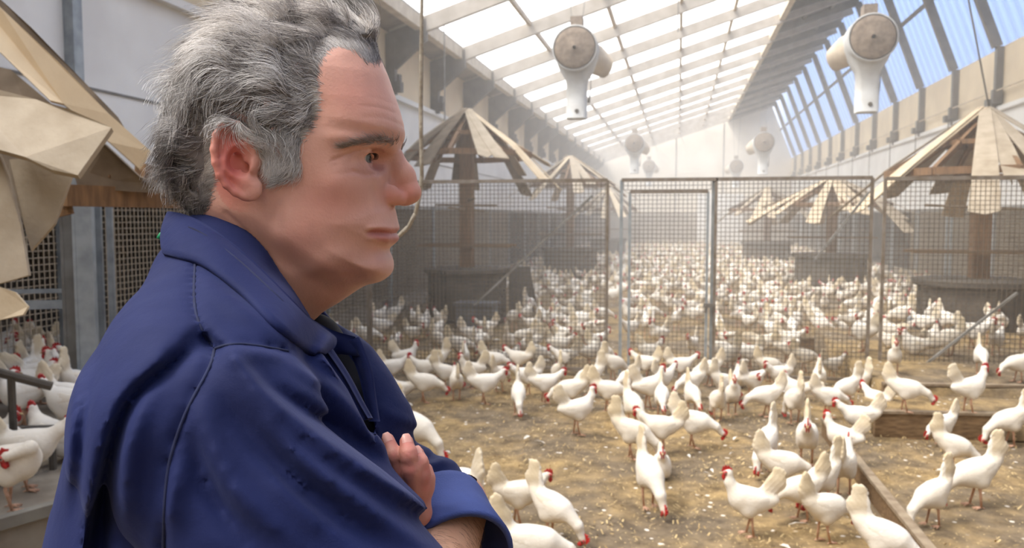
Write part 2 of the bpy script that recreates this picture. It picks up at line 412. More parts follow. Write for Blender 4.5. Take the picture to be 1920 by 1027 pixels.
# roof sheets bay by bay (left slope) and steep right-hand glazing
S = 2.4
left_frames = [0.55 + S * k for k in range(-3, 19) if 0.55 + S * k < YE]
right_frames = [-0.3 + S * k for k in range(-3, 19) if -0.3 + S * k < YE]
n = 0
for fr, pts in ((left_frames, ((-4.12, roofz(-4.12) + .05), (2.56, roofz(2.56) + .05))), (right_frames, ((5.84, CH + 3.14), (XA + .03, roofz(XA) + .02)))):
    ys = [YB] + fr + [YE]
    for a, c in zip(ys[:-1], ys[1:]):
        if c - a < 0.1: continue
        n += 1; (xa, za), (xb, zb) = pts
        b = MB(); b.add([(xa, a, za), (xb, a, zb), (xb, c, zb), (xa, c, za)], [(0, 1, 2, 3)])
        o = struct(b.build('window_%d' % n, M_sheet_roof if fr is left_frames else M_sheet_blue))
t = 5
for y in left_frames:                                       # column, haunch and rafter: one portal frame each
    b = MB(); b.cur = 0
    xh = -4.05
    b.beam((XL + 0.1, y, roofz(XL + .1) - 0.13), (XA, y, roofz(XA) - 0.13), 0.09, 0.24)
    b.cur = 1
    b.box((XL, y - 0.06, ZR), (XL + 0.16, y + 0.06, roofz(XL) - 0.05)); b.cur = 2; b.box((XL, y - 0.03, 0), (XL + 0.05, y + 0.03, ZB)); b.cur = 1; b.box((XL + .16, y - .07, ZR + .04), (XL + .26, y + .07, ZR + .20)); b.box((XL + .05, y + .06, ZR + .1), (XL + .2, y + .16, ZR + .34))
    b.add([(XL, y - 0.05, roofz(XL) - .75), (XL, y - .05, roofz(XL) - .05), (-4.0, y - .05, roofz(-4.0) - .05), (-4.0, y - .05, roofz(-4.0) - .40),
           (XL, y + 0.05, roofz(XL) - .75), (XL, y + .05, roofz(XL) - .05), (-4.0, y + .05, roofz(-4.0) - .05), (-4.0, y + .05, roofz(-4.0) - .40)],
          [(0, 3, 2, 1), (4, 5, 6, 7), (0, 1, 5, 4), (1, 2, 6, 5), (2, 3, 7, 6), (3, 0, 4, 7)])
    struct(b.build('trim_%d' % t, mats=[M_rafter, M_dark_steel, M_galv])); t += 1
for y in right_frames:
    b = MB(); b.box((XR - 0.12, y - 0.06, ZR - 0.02), (XR, y + 0.06, CH + 3.14))
    b.beam((XR - 0.1, y, CH + 3.14), (XA - 0.03, y, roofz(XA) - 0.15), 0.13, 0.16)
    b.beam((2.6, y, roofz(2.6) - 0.12), (XA, y, roofz(XA) - 0.12), 0.1, 0.2)
    b.box((XR - .26, y - .07, ZR + .04), (XR - .12, y + .07, ZR + .18)); b.box((XR - .2, y - .17, ZR + .1), (XR - .06, y - .06, ZR + .34)); b.tube([(XR - .2, y - .12, ZR - .9), (XR - .2, y - .12, ZR + .2)], .012, 5)
    b.cur = 1; b.box((XR - 0.05, y - 0.03, 0), (XR, y + 0.03, ZB)); b.box((XR - 0.05, y + .25, 0), (XR, y + .31, ZB))
    struct(b.build('trim_%d' % t, mats=[M_dark_steel, M_galv])); t += 1
for x in (-4.12, -2.76, -1.37, 0.0, 1.22, 2.56):            # purlins
    b = MB(); w = 0.14 if x < -4 or x > 2.5 else 0.07
    b.beam((x, YB, roofz(x) - (0.10 if w > .1 else 0.03)), (x, YE, roofz(x) - (0.10 if w > .1 else 0.03)), w, 0.2 if w > .1 else 0.08)
    struct(b.build('trim_%d' % t, M_purlin)); t += 1
for x in (3.3, 4.0):
    b = MB(); b.beam((x, YB, roofz(x) - 0.03), (x, YE, roofz(x) - 0.03), 0.07, 0.1); struct(b.build('trim_%d' % t, M_dark_steel)); t += 1
b = MB(); b.beam((5.22, YB, CH + 4.64), (5.22, YE, CH + 4.64), 0.05, 0.09); struct(b.build('trim_%d' % t, M_dark_steel)); t += 1
# mesh and posts of the open lower band of both walls
def wire_panel(b, p0, p1, z0, z1, sp, r, ax=None):
    p0 = np.array(p0, float); p1 = np.array(p1, float); Ln = np.linalg.norm(p1 - p0); d = (p1 - p0) / Ln
    nrm = np.array([-d[1], d[0]])
    def bar(a, c, w):                                       # thin 4-sided bar
        b.beam(a, c, w, w)
    for i in range(int(Ln / sp) + 1):
        q = p0 + d * (i * sp); b.beam((q[0], q[1], z0), (q[0], q[1], z1), r, r)
    for k in range(int((z1 - z0) / sp) + 1):
        z = z0 + k * sp; q0 = p0 + nrm * r * 0.8; q1 = p1 + nrm * r * 0.8
        b.beam((q0[0], q0[1], z), (q1[0], q1[1], z), r, r)
for side, X in (('left', XL), ('right', XR)):
    s = 1 if side == 'left' else -1
    b = MB(); wire_panel(b, (X + s * .012, 4.4 if s > 0 else 9.0), (X + s * .012, 22), 0.28, ZB, 0.052, 0.006)
    o = tag(b.build('wire_mesh', M_wire_pale), 'rusty wire mesh closing the open lower band of the %s wall' % side, 'wire mesh')
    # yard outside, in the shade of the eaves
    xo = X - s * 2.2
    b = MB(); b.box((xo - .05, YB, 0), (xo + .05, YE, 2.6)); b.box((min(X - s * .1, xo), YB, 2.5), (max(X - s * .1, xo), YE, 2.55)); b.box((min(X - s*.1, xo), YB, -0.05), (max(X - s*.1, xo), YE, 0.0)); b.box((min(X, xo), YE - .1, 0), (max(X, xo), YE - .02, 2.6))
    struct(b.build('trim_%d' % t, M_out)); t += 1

q = at_d(141, 408, 5.4); yq = (XL) / (q[0] / q[1]); b = MB(); b.box((XL, yq - .05, ZB), (XL + .09, yq + .05, ZR)); struct(b.build('trim_%d' % t, M_galv)); t += 1

b = MB(); b.tube([(XR - .14, YB, CH + 2.32), (XR - .14, YE, CH + 2.32)], .014, 5); struct(b.build('trim_%d' % t, M_purlin)); t += 1
# ------------------------------------------------------------------ mesh fence with gate
FY = 8.2
def fx(px): return at_y(px, 408, FY)[0]
def frame_rect(b, x0, x1, z0, z1, w=0.035, y=FY):
    b.beam((x0, y, z0), (x0, y, z1), w, w); b.beam((x1, y, z0), (x1, y, z1), w, w)
    b.beam((x0 - w / 2, y, z1), (x1 + w / 2, y, z1), w, w)
HT = 2.0
fence_w = []
def fence_panel(name, x0, x1, z0, z1, label, cat, brace=None, bottom=True, sp=0.043):
    r = empty(name, ((x0 + x1) / 2, FY, 0)); tag(r, label, cat, None)
    off = np.array([-(x0 + x1) / 2, -FY, 0.0])
    def fin(b, nm, m, parent=r):
        b.v = [tuple(np.array(v) + off) for v in b.v]; return b.build(nm, m, parent)
    for x in (x0, x1):
        b = MB(); b.beam((x, FY, z0), (x, FY, z1), 0.028, 0.028); fin(b, 'post', M_frame_rust if name == 'fence_panel' else M_galv)
    b = MB(); b.beam((x0, FY, z1), (x1, FY, z1), 0.036, 0.036); fin(b, 'top_rail', M_frame_rust)
    if bottom: b = MB(); b.beam((x0, FY, z0 + .03), (x1, FY, z0 + .03), 0.03, 0.03); fin(b, 'bottom_rail', M_frame_rust)
    b = MB(); wire_panel(b, (x0 + .01, FY), (x1 - .01, FY), z0 + .04, z1 - .02, sp, 0.0055); fin(b, 'wire_mesh', M_wire)
    if brace:
        b = MB(); b.beam((brace[0], FY - 0.03, brace[1]), (brace[2], FY - 0.03, brace[3]), 0.022, 0.022); fin(b, 'brace', M_steel)
    return r
xs = [fx(p) for p in (693, 1139, 1165, 1337, 1634, 1658)]
fence_panel('fence_panel', XL + 0.12, xs[0] - 0.03, 0.02, HT, 'narrow wire mesh fence panel between the left wall and the wide panel, behind the man', 'fence')
pa, pb = at_y(890, 572, FY), at_y(1112, 366, FY)
fence_panel('fence_panel', xs[0], xs[1], 0.02, HT, 'wide wire mesh fence panel with a diagonal brace, directly left of the gate', 'fence', (pa[0], pa[2], pb[0], pb[2]))
pa, pb = at_y(1526, 488, FY), at_y(1628, 360, FY)
fence_panel('fence_panel', fx(1342), xs[4], 0.02, HT, 'wire mesh fence panel with a short brace, directly right of the gate', 'fence', (pa[0], pa[2], pb[0], pb[2]))
pa, pb = at_y(1690, 738, FY), at_y(1905, 548, FY)
fence_panel('fence_panel', xs[5], XR - 0.15, 0.02, HT - 0.01, 'wire mesh fence panel reaching the right wall, low diagonal brace', 'fence', (pa[0], max(pa[2], .05), pb[0], pb[2]))
# gate surround and gate leaf
r = empty('gate_surround', (0, FY, 0)); tag(r, 'steel surround around the mesh gate, hinge posts and header bar', 'gate frame')
def at0(b, nm, m, parent):
    b.v = [(v[0] - parent.location.x, v[1] - parent.location.y, v[2] - parent.location.z) for v in b.v]; return b.build(nm, m, parent)
for x in (xs[2], fx(1337)):
    b = MB(); b.beam((x, FY + (.03 if x > 0 else 0), 0), (x, FY + (.03 if x > 0 else 0), HT), 0.030, 0.030); at0(b, 'post', M_galv, r)
b = MB(); b.beam((xs[2], FY, HT), (fx(1345), FY, HT), 0.036, 0.036); at0(b, 'header', M_frame_rust, r)
b = MB(); wire_panel(b, (xs[2] + .02, FY), (fx(1337) - .02, FY), 1.90, HT - .02, 0.043, 0.0055); at0(b, 'wire_mesh', M_wire, r)
g = empty('gate', (fx(1180), FY, 0)); tag(g, 'wire mesh gate leaf with a galvanised frame, closed between its two posts', 'gate')
gx0, gx1 = fx(1181), fx(1327)
for x in (gx0, gx1):
    b = MB(); b.beam((x, FY, 0.02), (x, FY, 1.88), 0.026, 0.026); at0(b, 'stile', M_galv, g)
b = MB(); b.beam((gx0, FY, 1.88), (gx1, FY, 1.88), 0.034, 0.034); at0(b, 'top_rail', M_frame_rust, g)
b = MB(); b.beam((gx0, FY, 0.08), (gx1, FY, 0.08), 0.03, 0.03); at0(b, 'bottom_rail', M_frame_rust, g)
b = MB(); wire_panel(b, (gx0 + .01, FY), (gx1 - .01, FY), 0.08, 1.86, 0.043, 0.005); at0(b, 'wire_mesh', M_wire, g)
b = MB(); zz = at_y(1330, 572, FY)[2]
b.box((gx1 - .03, FY - .05, zz - .02), (gx1 + .07, FY - .02, zz + .02)); b.tube([(gx1 - .01, FY - .05, zz), (gx1 - .01, FY - .09, zz), (gx1 - .01, FY - .09, zz - .07)], 0.008); at0(b, 'latch', M_dark_steel, g)

# ------------------------------------------------------------------ air circulators on cables
def circulator(loc, label, side=1):
    r = empty('air_circulator', loc); tag(r, label, 'fan', 'air circulators hanging from the roof')
    R0 = 0.315
    def lathe(b, prof, ax, n=28):
        ax = np.array(ax, float); ax /= np.linalg.norm(ax)
        u = np.cross(ax, [0.2, 0, 1.0]); u /= np.linalg.norm(u); w = np.cross(ax, u)
        base = len(b.v); vs = []; fs = []
        for (q, rr, c) in prof:
            for t in np.linspace(0, 2 * math.pi, n, endpoint=False): vs.append(np.array(c) + ax * q + rr * (u * math.cos(t) + w * math.sin(t)))
        for i in range(len(prof) - 1):
            for j in range(n):
                k = (j + 1) % n; fs.append((i * n + j, i * n + k, (i + 1) * n + k, (i + 1) * n + j))
        fs += [tuple(range(n)), tuple((len(prof) - 1) * n + j for j in range(n - 1, -1, -1))]
        b.add(vs, fs)
    o = (0, 0, 0)
    b = MB(); lathe(b, [(-0.30, R0, o), (-0.30, R0 + .02, o), (0.02, R0 + .02, o), (0.30, R0, o), (0.5, 0.2, o), (0.62, 0.03, o)], (0, 1, 0)); b.build('drum', M_fan, r, True)
    b = MB(); lathe(b, [(-0.335, 0.03, o), (-0.325, 0.2, o), (-0.305, R0 - .02, o), (-0.295, R0 - .01, o)], (0, 1, 0)); b.build('intake_grille', M_fan_grille, r, True)
    # hood: tapers from the drum into a square spout
    b = MB(); rings = []
    for z, wx, wy, e in ((-0.10, 0.33, 0.30, 1), (-0.28, 0.26, .22, .8), (-0.42, 0.17, .17, .5), (-0.50, 0.15, .15, .3), (-1.0, 0.15, .15, .3)):
        ring = []
        for t in np.linspace(0, 2 * math.pi, 20, endpoint=False):
            c, s_ = math.cos(t), math.sin(t); pw = 2.0 if e > .6 else 0.55
            q = (abs(c) ** (2 / (6 - 4 * e)) * (1 if c > 0 else -1), abs(s_) ** (2 / (6 - 4 * e)) * (1 if s_ > 0 else -1))
            ring.append((q[0] * wx, q[1] * wy, z))
        rings.append(ring)
    vs = [v for rg in rings for v in rg]; nn = 20
    b.add(vs, [(i * nn + j, (i + 1) * nn + j, (i + 1) * nn + (j + 1) % nn, i * nn + (j + 1) % nn) for i in range(len(rings) - 1) for j in range(nn)] + [tuple((len(rings) - 1) * nn + j for j in range(nn))])
    b.build('spout', M_fan, r, True)
    b = MB(); lathe(b, [(-0.157, 0.03, (0.02, 0, -.9)), (-0.15, 0.032, (0.02, 0, -.9))], (0, 1, 0), 12); b.build('knob', M_dark, r)
    # side outlet
    b = MB(); lathe(b, [(0.05, 0.24, o), (0.34, 0.22, o), (0.56, 0.17, (0, 0, -0.05))], (side, 0.9, -0.32)); b.build('side_outlet', M_fan_cream, r, True)
    b = MB(); b.box((-.09, -.12, 0.32), (.09, .12, 0.50)); b.build('bracket', M_fan_grille, r)
    zt = roofz(loc[0]) - loc[2] - 0.05
    for dx in (-.08, .08):
        b = MB(); b.tube([(dx, 0, .48), (dx * 2.5, 0, zt)], 0.006, 5); b.build('cable', M_steel, r)
    b = MB(); b.tube([(0.18, 0.1, .2), (0.2, .1, -.55), (0.17, .1, -.75)], [.006, .006, .02], 5); b.build('power_cable', M_dark, r)
M_fan = mat('grey_white_fan_housing', (190, 190, 188), (170, 168, 164), 5, 0.5)
M_fan_cream = mat('dusty_fan_outlet', (200, 186, 166), (176, 160, 140), 5, 0.6)
M_fan_grille = mat('dust_caked_grille', (138, 122, 106), (112, 98, 86), 18, 0.9)
for i, (px, py, Y) in enumerate([(1082, 97, 12.2), (1190, 270, 27.9), (1217, 312, 41.6), (1628, 78, 12.4), (1431, 268, 26.9), (1380, 312, 39.5)]):
    p_ = at_y(px, py, Y)
    circulator(tuple(p_), ['dusty round air circulator with grey spout, nearest of the left row', 'small hazy air circulator hanging second in the left row',
        'faint farthest air circulator of the left row near the end wall', 'large air circulator hanging before the blue glazing, nearest of the right row',
        'hazy air circulator hanging second in the right row below the dark roof strip', 'faint farthest air circulator of the right row'][i], 1 if i < 3 else -1)

# ------------------------------------------------------------------ parasol-like shelters of board strips
def shelter(cx, cy, zt, R, zr, label, seed, n=13, skip=(), drop=0.15, table=True, m2=None, post_w=0.2):
    rnd = random.Random(seed)
    r = empty('board_shelter', (cx, cy, 0)); tag(r, label, 'shelter', 'parasol shelters of board strips')
    b = MB(); b.beam((0, 0, 0), (0, 0, zt - 0.12), post_w, post_w); b.build('post', M_timber, r)
    b = MB(); m = 8
    ring = [(R * .78 * math.cos(t), R * .78 * math.sin(t), zr + (zt - zr) * .2) for t in np.linspace(0, 2 * math.pi, m, endpoint=False)]
    for i in range(m): b.beam(ring[i], ring[(i + 1) % m], 0.05, 0.09)
    for i in range(m): b.beam(ring[i], (0, 0, zt - .1), 0.05, 0.07)
    inner = [(q[0] * .5, q[1] * .5, q[2] + (zt - q[2]) * .5 - .03) for q in ring]
    for i in range(m): b.beam(inner[i], inner[(i + 1) % m], 0.04, 0.06)
    b.build('rafters', M_timber, r)
    for k in range(n):
        if k in skip: continue
        a = 2 * math.pi * k / n + rnd.uniform(-.12, .12); ln = R * rnd.uniform(.78, 1.22); w0 = rnd.uniform(.04, .07); w1 = rnd.uniform(.09, .15) * R / 1.3
        da = rnd.uniform(-.16, .16); d = rnd.uniform(-.1, .6) * drop
        ca, sa = math.cos(a), math.sin(a); cb, sb = math.cos(a + da), math.sin(a + da)
        kz = rnd.uniform(.0, .035)
        s_ = (zr - zt) / R
        p0 = np.array([.06 * ca, .06 * sa, zt + kz]); p1 = np.array([ln * .62 * cb, ln * .62 * sb, zt + ln * .62 * s_ + kz]); p2 = np.array([ln * cb, ln * sb, zt + ln * s_ - d + kz])
        t1 = np.array([-sa, ca, 0]); t2 = np.array([-sb, cb, rnd.uniform(-.15, .15)])
        b = MB(); wm = w0 + (w1 - w0) * .62
        b.prism([p0 - t1 * w0, p0 + t1 * w0, p1 + t2 * wm, p1 - t2 * wm], 0.012)
        b.prism([p1 - t2 * wm, p1 + t2 * wm, p2 + t2 * w1 * rnd.uniform(.8, 1), p2 + np.array([cb, sb, s_]) * rnd.uniform(0, .08), p2 - t2 * w1], 0.012)
        b.build('roof_strip', rnd.choice([M_ply, M_ply, M_ply_grey, m2 or M_ply_grey]), r)
    for k in range(3):                                      # perches pegged through the post
        a = rnd.uniform(0, 3); z = 1.75 + .07 * k; l = rnd.uniform(.5, .75); dz = rnd.uniform(-.05, .05)
        b = MB(); b.tube([(-l * math.cos(a), -l * math.sin(a), z - dz), (l * math.cos(a), l * math.sin(a), z + dz)], 0.02, 6); b.build('perch', M_board_top, r)
    if table:                                               # dark drum-like stand with a perch shelf around the post
        b = MB(); nn = 14; rr = R * .52
        pr = [(rr, 0.0), (rr, .05), (rr * .93, .06), (rr * .93, .72), (rr * 1.03, .76), (rr * 1.03, .82), (.05, .84)]
        vs = [(q * math.cos(t), q * math.sin(t), z) for q, z in pr for t in np.linspace(0, 2 * math.pi, nn, endpoint=False)]
        b.add(vs, [(i * nn + j, i * nn + (j + 1) % nn, (i + 1) * nn + (j + 1) % nn, (i + 1) * nn + j) for i in range(len(pr) - 1) for j in range(nn)])
        b.build('stand', M_dark, r)
        b = MB(); b.beam((-rr * 1.1, -.2, 1.18), (rr * 1.1, -.2, 1.18), .12, .035); b.beam((-rr * 1.1, .2, 1.18), (rr * 1.1, .2, 1.18), .12, .035); b.build('perch_shelf', M_board, r)
    return r
def sh_at(px, py, Y): q = at_y(px, py, Y); return q[0], q[1], q[2]
c1 = sh_at(875, 208, 12.4); shelter(*c1, 1.32, 2.42, 'board-strip parasol shelter on a timber post behind the mesh, beside the left wall, nearest there', 5, 15, (), .45, m2=M_ply_dark)
c2 = sh_at(1070, 294, 21.5); shelter(*c2, 1.5, 2.3, 'smaller-looking board-strip shelter, second behind the fence on the left', 8, 13)
c3 = sh_at(1140, 352, 31); shelter(*c3, 1.4, 1.75, 'farthest board-strip shelter along the left wall, faint in the dust', 9, 12)
c4 = sh_at(1848, 205, 11.4); shelter(*c4, 1.5, 1.98, 'big board-strip parasol shelter behind the mesh, beside the right wall', 31, 15, (), .35)
c5 = sh_at(1562, 333, 19.0); shelter(*c5, 1.6, 1.75, 'drooping board-strip shelter half-way down the hall on the right', 14, 15, (), .5)
c6 = sh_at(1440, 352, 28.0); shelter(*c6, 1.6, 1.7, 'faint board-strip shelter deep in the hall on the right', 15, 13, (), .3)
b = MB(); p_ = [at_y(1816, 0, 11.0), at_y(1855, 205, 11.4)]; b.tube([p_[0] + (p_[0] - p_[1]) * .55, p_[0], p_[1]], .012, 6)
tag(b.build('suspension_cable', M_dark_steel), 'dark cable running from the roof down to the tip of the right-hand shelter', 'cable')
b = MB(); q0 = at_y(1858, 205, 11.3); b.tube([q0, at_y(1866, 260, 11.1), at_y(1880, 300, 11.0), at_y(1898, 345, 11.1)], .008, 6)
tag(b.build('string', M_ply), 'thin pale string trailing over the strips of the right-hand shelter', 'string')

# foreground shelter on the left: individually torn boards at their own distances
r = empty('board_shelter', (-3.2, 3.0, 0)); tag(r, 'large foreground shelter of torn fibreboard sheets at the left edge, above the hens', 'shelter', 'parasol shelters of board strips')
def sheet(pts, m, th=0.014, nm='roof_sheet'):
    P = [at_d(*q) for q in pts]; bb = MB(); bb.prism(P, th); bb.v = [(v[0] + 3.2, v[1] - 3.0, v[2]) for v in bb.v]; return bb.build(nm, m, r)
def fbeam(a, c, w, h, m, nm):
    bb = MB(); bb.beam(at_d(*a), at_d(*c), w, h); bb.v = [(v[0] + 3.2, v[1] - 3.0, v[2]) for v in bb.v]; return bb.build(nm, m, r)
M_plank = mat('cream_plank', (228, 208, 176), (212, 190, 158), 4, .85, bump=.1, bscale=50)
sheet([(-90, -60, 3.0), (0, 14, 3.0), (110, 118, 3.05), (205, 215, 3.1), (283, 285, 3.15), (262, 318, 3.15), (206, 268, 3.1), (120, 196, 3.05), (95, 190, 3.0), (0, 98, 2.98), (-90, 20, 2.95)], M_plank, .03)
sheet([(-90, -80, 3.12), (0, 0, 3.12), (60, 55, 3.14), (170, 168, 3.2), (222, 222, 3.22), (240, 252, 3.22), (110, 140, 3.15), (0, 40, 3.1), (-90, -30, 3.1)], M_ply_dark, .03)
sheet([(-60, 178, 2.55), (0, 172, 2.55), (70, 190, 2.55), (130, 208, 2.52), (211, 243, 2.5), (148, 332, 2.42), (100, 322, 2.42), (50, 298, 2.42), (0, 284, 2.4), (-60, 280, 2.4)], M_ply_grey, .02)
sheet([(20, 300, 2.62), (60, 298, 2.62), (136, 330, 2.62), (104, 420, 2.58), (60, 470, 2.56), (52, 440, 2.57), (18, 325, 2.6)], M_ply_grey, .014)
sheet([(-60, 285, 2.5), (0, 288, 2.5), (18, 330, 2.5), (40, 420, 2.48), (56, 516, 2.46), (0, 532, 2.45), (-60, 540, 2.45)], M_ply_grey, .014)
sheet([(-60, 560, 2.9), (0, 538, 2.9), (30, 548, 2.9), (54, 575, 2.9), (45, 590, 2.88), (0, 600, 2.88), (-60, 600, 2.88)], M_ply, .012)
sheet([(-40, 120, 3.5), (22, 132, 3.5), (112, 208, 3.4), (112, 330, 3.3), (-40, 330, 3.3)], M_ply_dark, .02)
sheet([(105, 208, 3.3), (200, 272, 3.3), (262, 330, 3.35), (300, 345, 3.4), (300, 362, 3.4), (148, 352, 3.3)], M_ply_dark, .02)
sheet([(98, 375, 3.25), (130, 372, 3.25), (137, 400, 3.25), (92, 412, 3.25)], M_timber, .02)
fbeam((118, 366, 3.2), (380, 374, 3.7), .07, .085, M_timber, 'ring_beam')
fbeam((200, 318, 3.35), (262, 356, 3.5), .06, .07, M_timber, 'rafter')
fbeam((262, 322, 3.4), (330, 345, 3.6), .06, .07, M_timber, 'rafter')
bb = MB(); bb.beam((0, 0, .35), (0, 0, 2.9), .2, .2); bb.build('post', M_timber, r)


# grey steel posts of the side opening, at the left behind the man
for i, (px, D, w, lab) in enumerate([(132, 5.35, .10, 'broad dark grey steel post, leftmost of the posts behind the hens'), (157, 5.3, .11, 'broad light grey steel post, second from the left of the post group'),
                                (182, 5.6, .055, 'slim steel post beside the broad light grey one'), (206, 5.6, .035, 'thin steel bar, rightmost of the posts behind the man')]):
    q = at_d(px, 408, D); b = MB()
    b.box((-w / 2, -w / 2, 0), (w / 2, w / 2, 2.05)); b.box((-w / 2 - .006, -w / 2 - .004, 0), (-w / 2 + .012, w / 2 + .004, 2.05))
    o = b.build('steel_post', M_steel if i == 0 else M_galv); o.location = (q[0], q[1], 0.0); o.rotation_euler = (0, 0, .5); tag(o, lab, 'post', 'steel posts of the side opening')
# low dirty window sill & rails in the wall opening at the far left
b = MB(); a1, a2 = at_d(-80, 575, 5.2), at_d(118, 570, 5.7); b.beam(a1, a2, .04, .06); a1, a2 = at_d(-80, 548, 5.2), at_d(118, 545, 5.7); b.beam(a1, a2, .03, .03)
struct(b.build('trim_%d' % t, M_galv)); t += 1

# raised ledge for the hens at the left
e0, e1 = on_floor(-40, 996, .34), on_floor(114, 952, .34); dd = (e1 - e0) / np.linalg.norm(e1 - e0); e1 = e0 + dd * 1.6
b = MB(); n_ = np.array([-dd[1], dd[0], 0]); e0 = e0 - dd * .9
P = [e0, e1, e1 + n_ * 4.0, e0 + n_ * 4.0]; lim = lambda q: np.array([max(q[0], XL + .02), q[1], q[2]]); P = [lim(q) for q in P]
b.cur = 0; b.add([tuple(q) for q in P] + [(q[0], q[1], 0) for q in P], [(0, 1, 2, 3), (7, 6, 5, 4), (0, 4, 5, 1), (1, 5, 6, 2), (2, 6, 7, 3), (3, 7, 4, 0)])
b.cur = 1; b.beam(P[0] + n_ * .0 + np.array([0, 0, .01]), P[1] + np.array([0, 0, .01]), .05, .05)
M_ledge = mat('dusty_ledge', (118, 106, 92), (146, 136, 122), 5, .9, bump=.3)
M_ledge_edge = mat('ledge_lip', (132, 128, 118), (112, 106, 98), 6, .7)
tag(b.build('raised_ledge', mats=[M_ledge, M_ledge_edge]), 'low dusty raised ledge at the left edge on which the nearest hens stand', 'ledge')
for pp, lab in (((( -60, 683, 3.7), (97, 724, 3.9)), 'dark round perch bar crossing the hens at the left edge, upper one'), (((30, 806, 3.9), (160, 802, 4.1)), 'dark perch bar behind the red-combed hen at the left, lower one')):
    b = MB(); b.tube([at_d(*pp[0]), at_d(*pp[1])], .022, 8)
    a = at_d(*pp[0]); c = at_d(*pp[1]); m_ = a * .5 + c * .5; b.tube([(m_[0], m_[1], .34), m_], .018, 6); b.tube([(a[0], a[1], .34), a], .018, 6)
    tag(b.build('perch_bar', M_dark), lab, 'perch')

# kerb boards and steps in the litter
def board(name, p, q, h, w, label, m=M_board):
    p = np.array(p, float); q = np.array(q, float)
    b = MB(); b.cur = 0; b.beam((p[0], p[1], h / 2 - .02), (q[0], q[1], h / 2 - .02), w, h + .0)
    b.cur = 1; b.beam((p[0], p[1], h - .012), (q[0], q[1], h - .012), w + .02, .02)
    tag(b.build(name, mats=[m, M_board_top]), label, 'board')
a, c = on_floor(1545, 782, .13), on_floor(1757, 1040, .13); board('kerb_board', a, c + (c - a) * .15, .13, .03, 'narrow diagonal kerb board running away from the lower right corner')
a, c = on_floor(1640, 768, .2), on_floor(1990, 775, .2); board('kerb_board', a, c, .2, .04, 'wide brown kerb board facing forward, lower step right of the fence end')
a, c = on_floor(1655, 716, .28), on_floor(1990, 722, .28); board('kerb_board', a, c, .28, .04, 'upper brown kerb board just behind the lower step at the right')
a, c = on_floor(1470, 632, .15), on_floor(1960, 634, .15); board('kerb_board', a, c, .15, .04, 'long dark kerb board lying behind the fence among the hens')
ya = on_floor(1655, 716, .28)[1]; yb = on_floor(1700, 768, .2)[1]; yc = on_floor(1700, 632, .15)[1]; xb = on_floor(1655, 716, .28)[0]
BED = (xb, ya + .02, yc - .03)
for z_, y0_, y1_, x0_ in ((.25, ya + .02, yc - .03, xb), (.19, yb + .03, ya - .02, on_floor(1640, 768, .2)[0])):
    n_x, n_y = 40, 40; gx_ = np.linspace(x0_, XR - .02, n_x); gy_ = np.linspace(y0_, y1_ , n_y); A_, B_ = np.meshgrid(gx_, gy_, indexing='ij')
    P_ = np.stack([A_.ravel(), B_.ravel(), np.full(n_x * n_y, z_)], 1); P_[:, 2] += (vnoise(P_ * 6, 4) - .5) * .02
    I_ = np.arange(n_x * n_y).reshape(n_x, n_y); q_ = np.stack([I_[:-1, :-1].ravel(), I_[1:, :-1].ravel(), I_[1:, 1:].ravel(), I_[:-1, 1:].ravel()], 1)
    rim_ = np.concatenate([I_[:, 0], I_[-1, 1:], I_[::-1, -1][1:], I_[0, ::-1][1:]]); low = P_[rim_].copy(); low[:, 2] = 0; nb0 = len(P_)
    P_ = np.concatenate([P_, low]); r2 = np.arange(len(rim_)) + nb0; sk = np.stack([rim_[:-1], r2[:-1], r2[1:], rim_[1:]], 1)
    struct(np_mesh('trim_%d' % t, P_, np.concatenate([q_, sk]), M_litter)); t += 1
# trough and dark bins near the left shelter
tr = on_floor(895, 610)
b = MB(); b.box((-.28, -.2, 0), (.28, .2, .34)); b.box((-.31, -.23, .32), (.31, .23, .36)); o = b.build('feed_bin', mat('blue_grey_bin', (112, 114, 116), (90, 90, 92), 5, .7)); o.location = tuple(tr); tag(o, 'blue-grey feed bin standing before the left shelter, behind the mesh', 'bin')
q = on_floor(975, 583); b = MB(); b.prism([(-.2, 0, 0), (.25, 0, 0), (.1, .35, .75), (-.27, .35, .75)], .03); b.prism([(-.27, .37, .75), (-.2, .37, .0), (.25, .37, .0), (.1, .37, .75)], .03)
o = b.build('leaning_board', M_dark); o.location = tuple(q); tag(o, 'dark board leaning among the hens right of the feed bin', 'board')
q = on_floor(1815, 640); b = MB(); b.box((-.62, 0, 0), (.62, .5, .24)); b.box((-.66, -.03, .22), (.66, .53, .26)); o = b.build('feed_trough', M_galv); o.location = tuple(q); tag(o, 'long grey metal trough under the right-hand shelter', 'trough')

# pale cord hanging behind the man's face
b = MB(); D0 = 2.0
pts = [(792, -120), (791, 0), (790, 100), (789, 200), (790, 280), (791, 330), (787, 365), (779, 400), (766, 425), (748, 442), (724, 450), (690, 452), (650, 446)]
P = []
for i in range(len(pts) - 1):
    for s_ in (0, .5): P.append(at_d(pts[i][0] * (1 - s_) + pts[i + 1][0] * s_, pts[i][1] * (1 - s_) + pts[i + 1][1] * s_, D0 + .01 * i))
P.insert(0, P[0] + np.array([0, 0.2, 2.6])); b.tube(P, [.0045] * 5 + [.0055] * (len(P) - 5), 8)
tag(b.build('hanging_rope', mat('pale_rope', (178, 168, 152), (148, 138, 124), 90, .8, bump=.5, bscale=300)), 'thin pale rope hanging from the roof and looping behind the face of the man', 'rope')
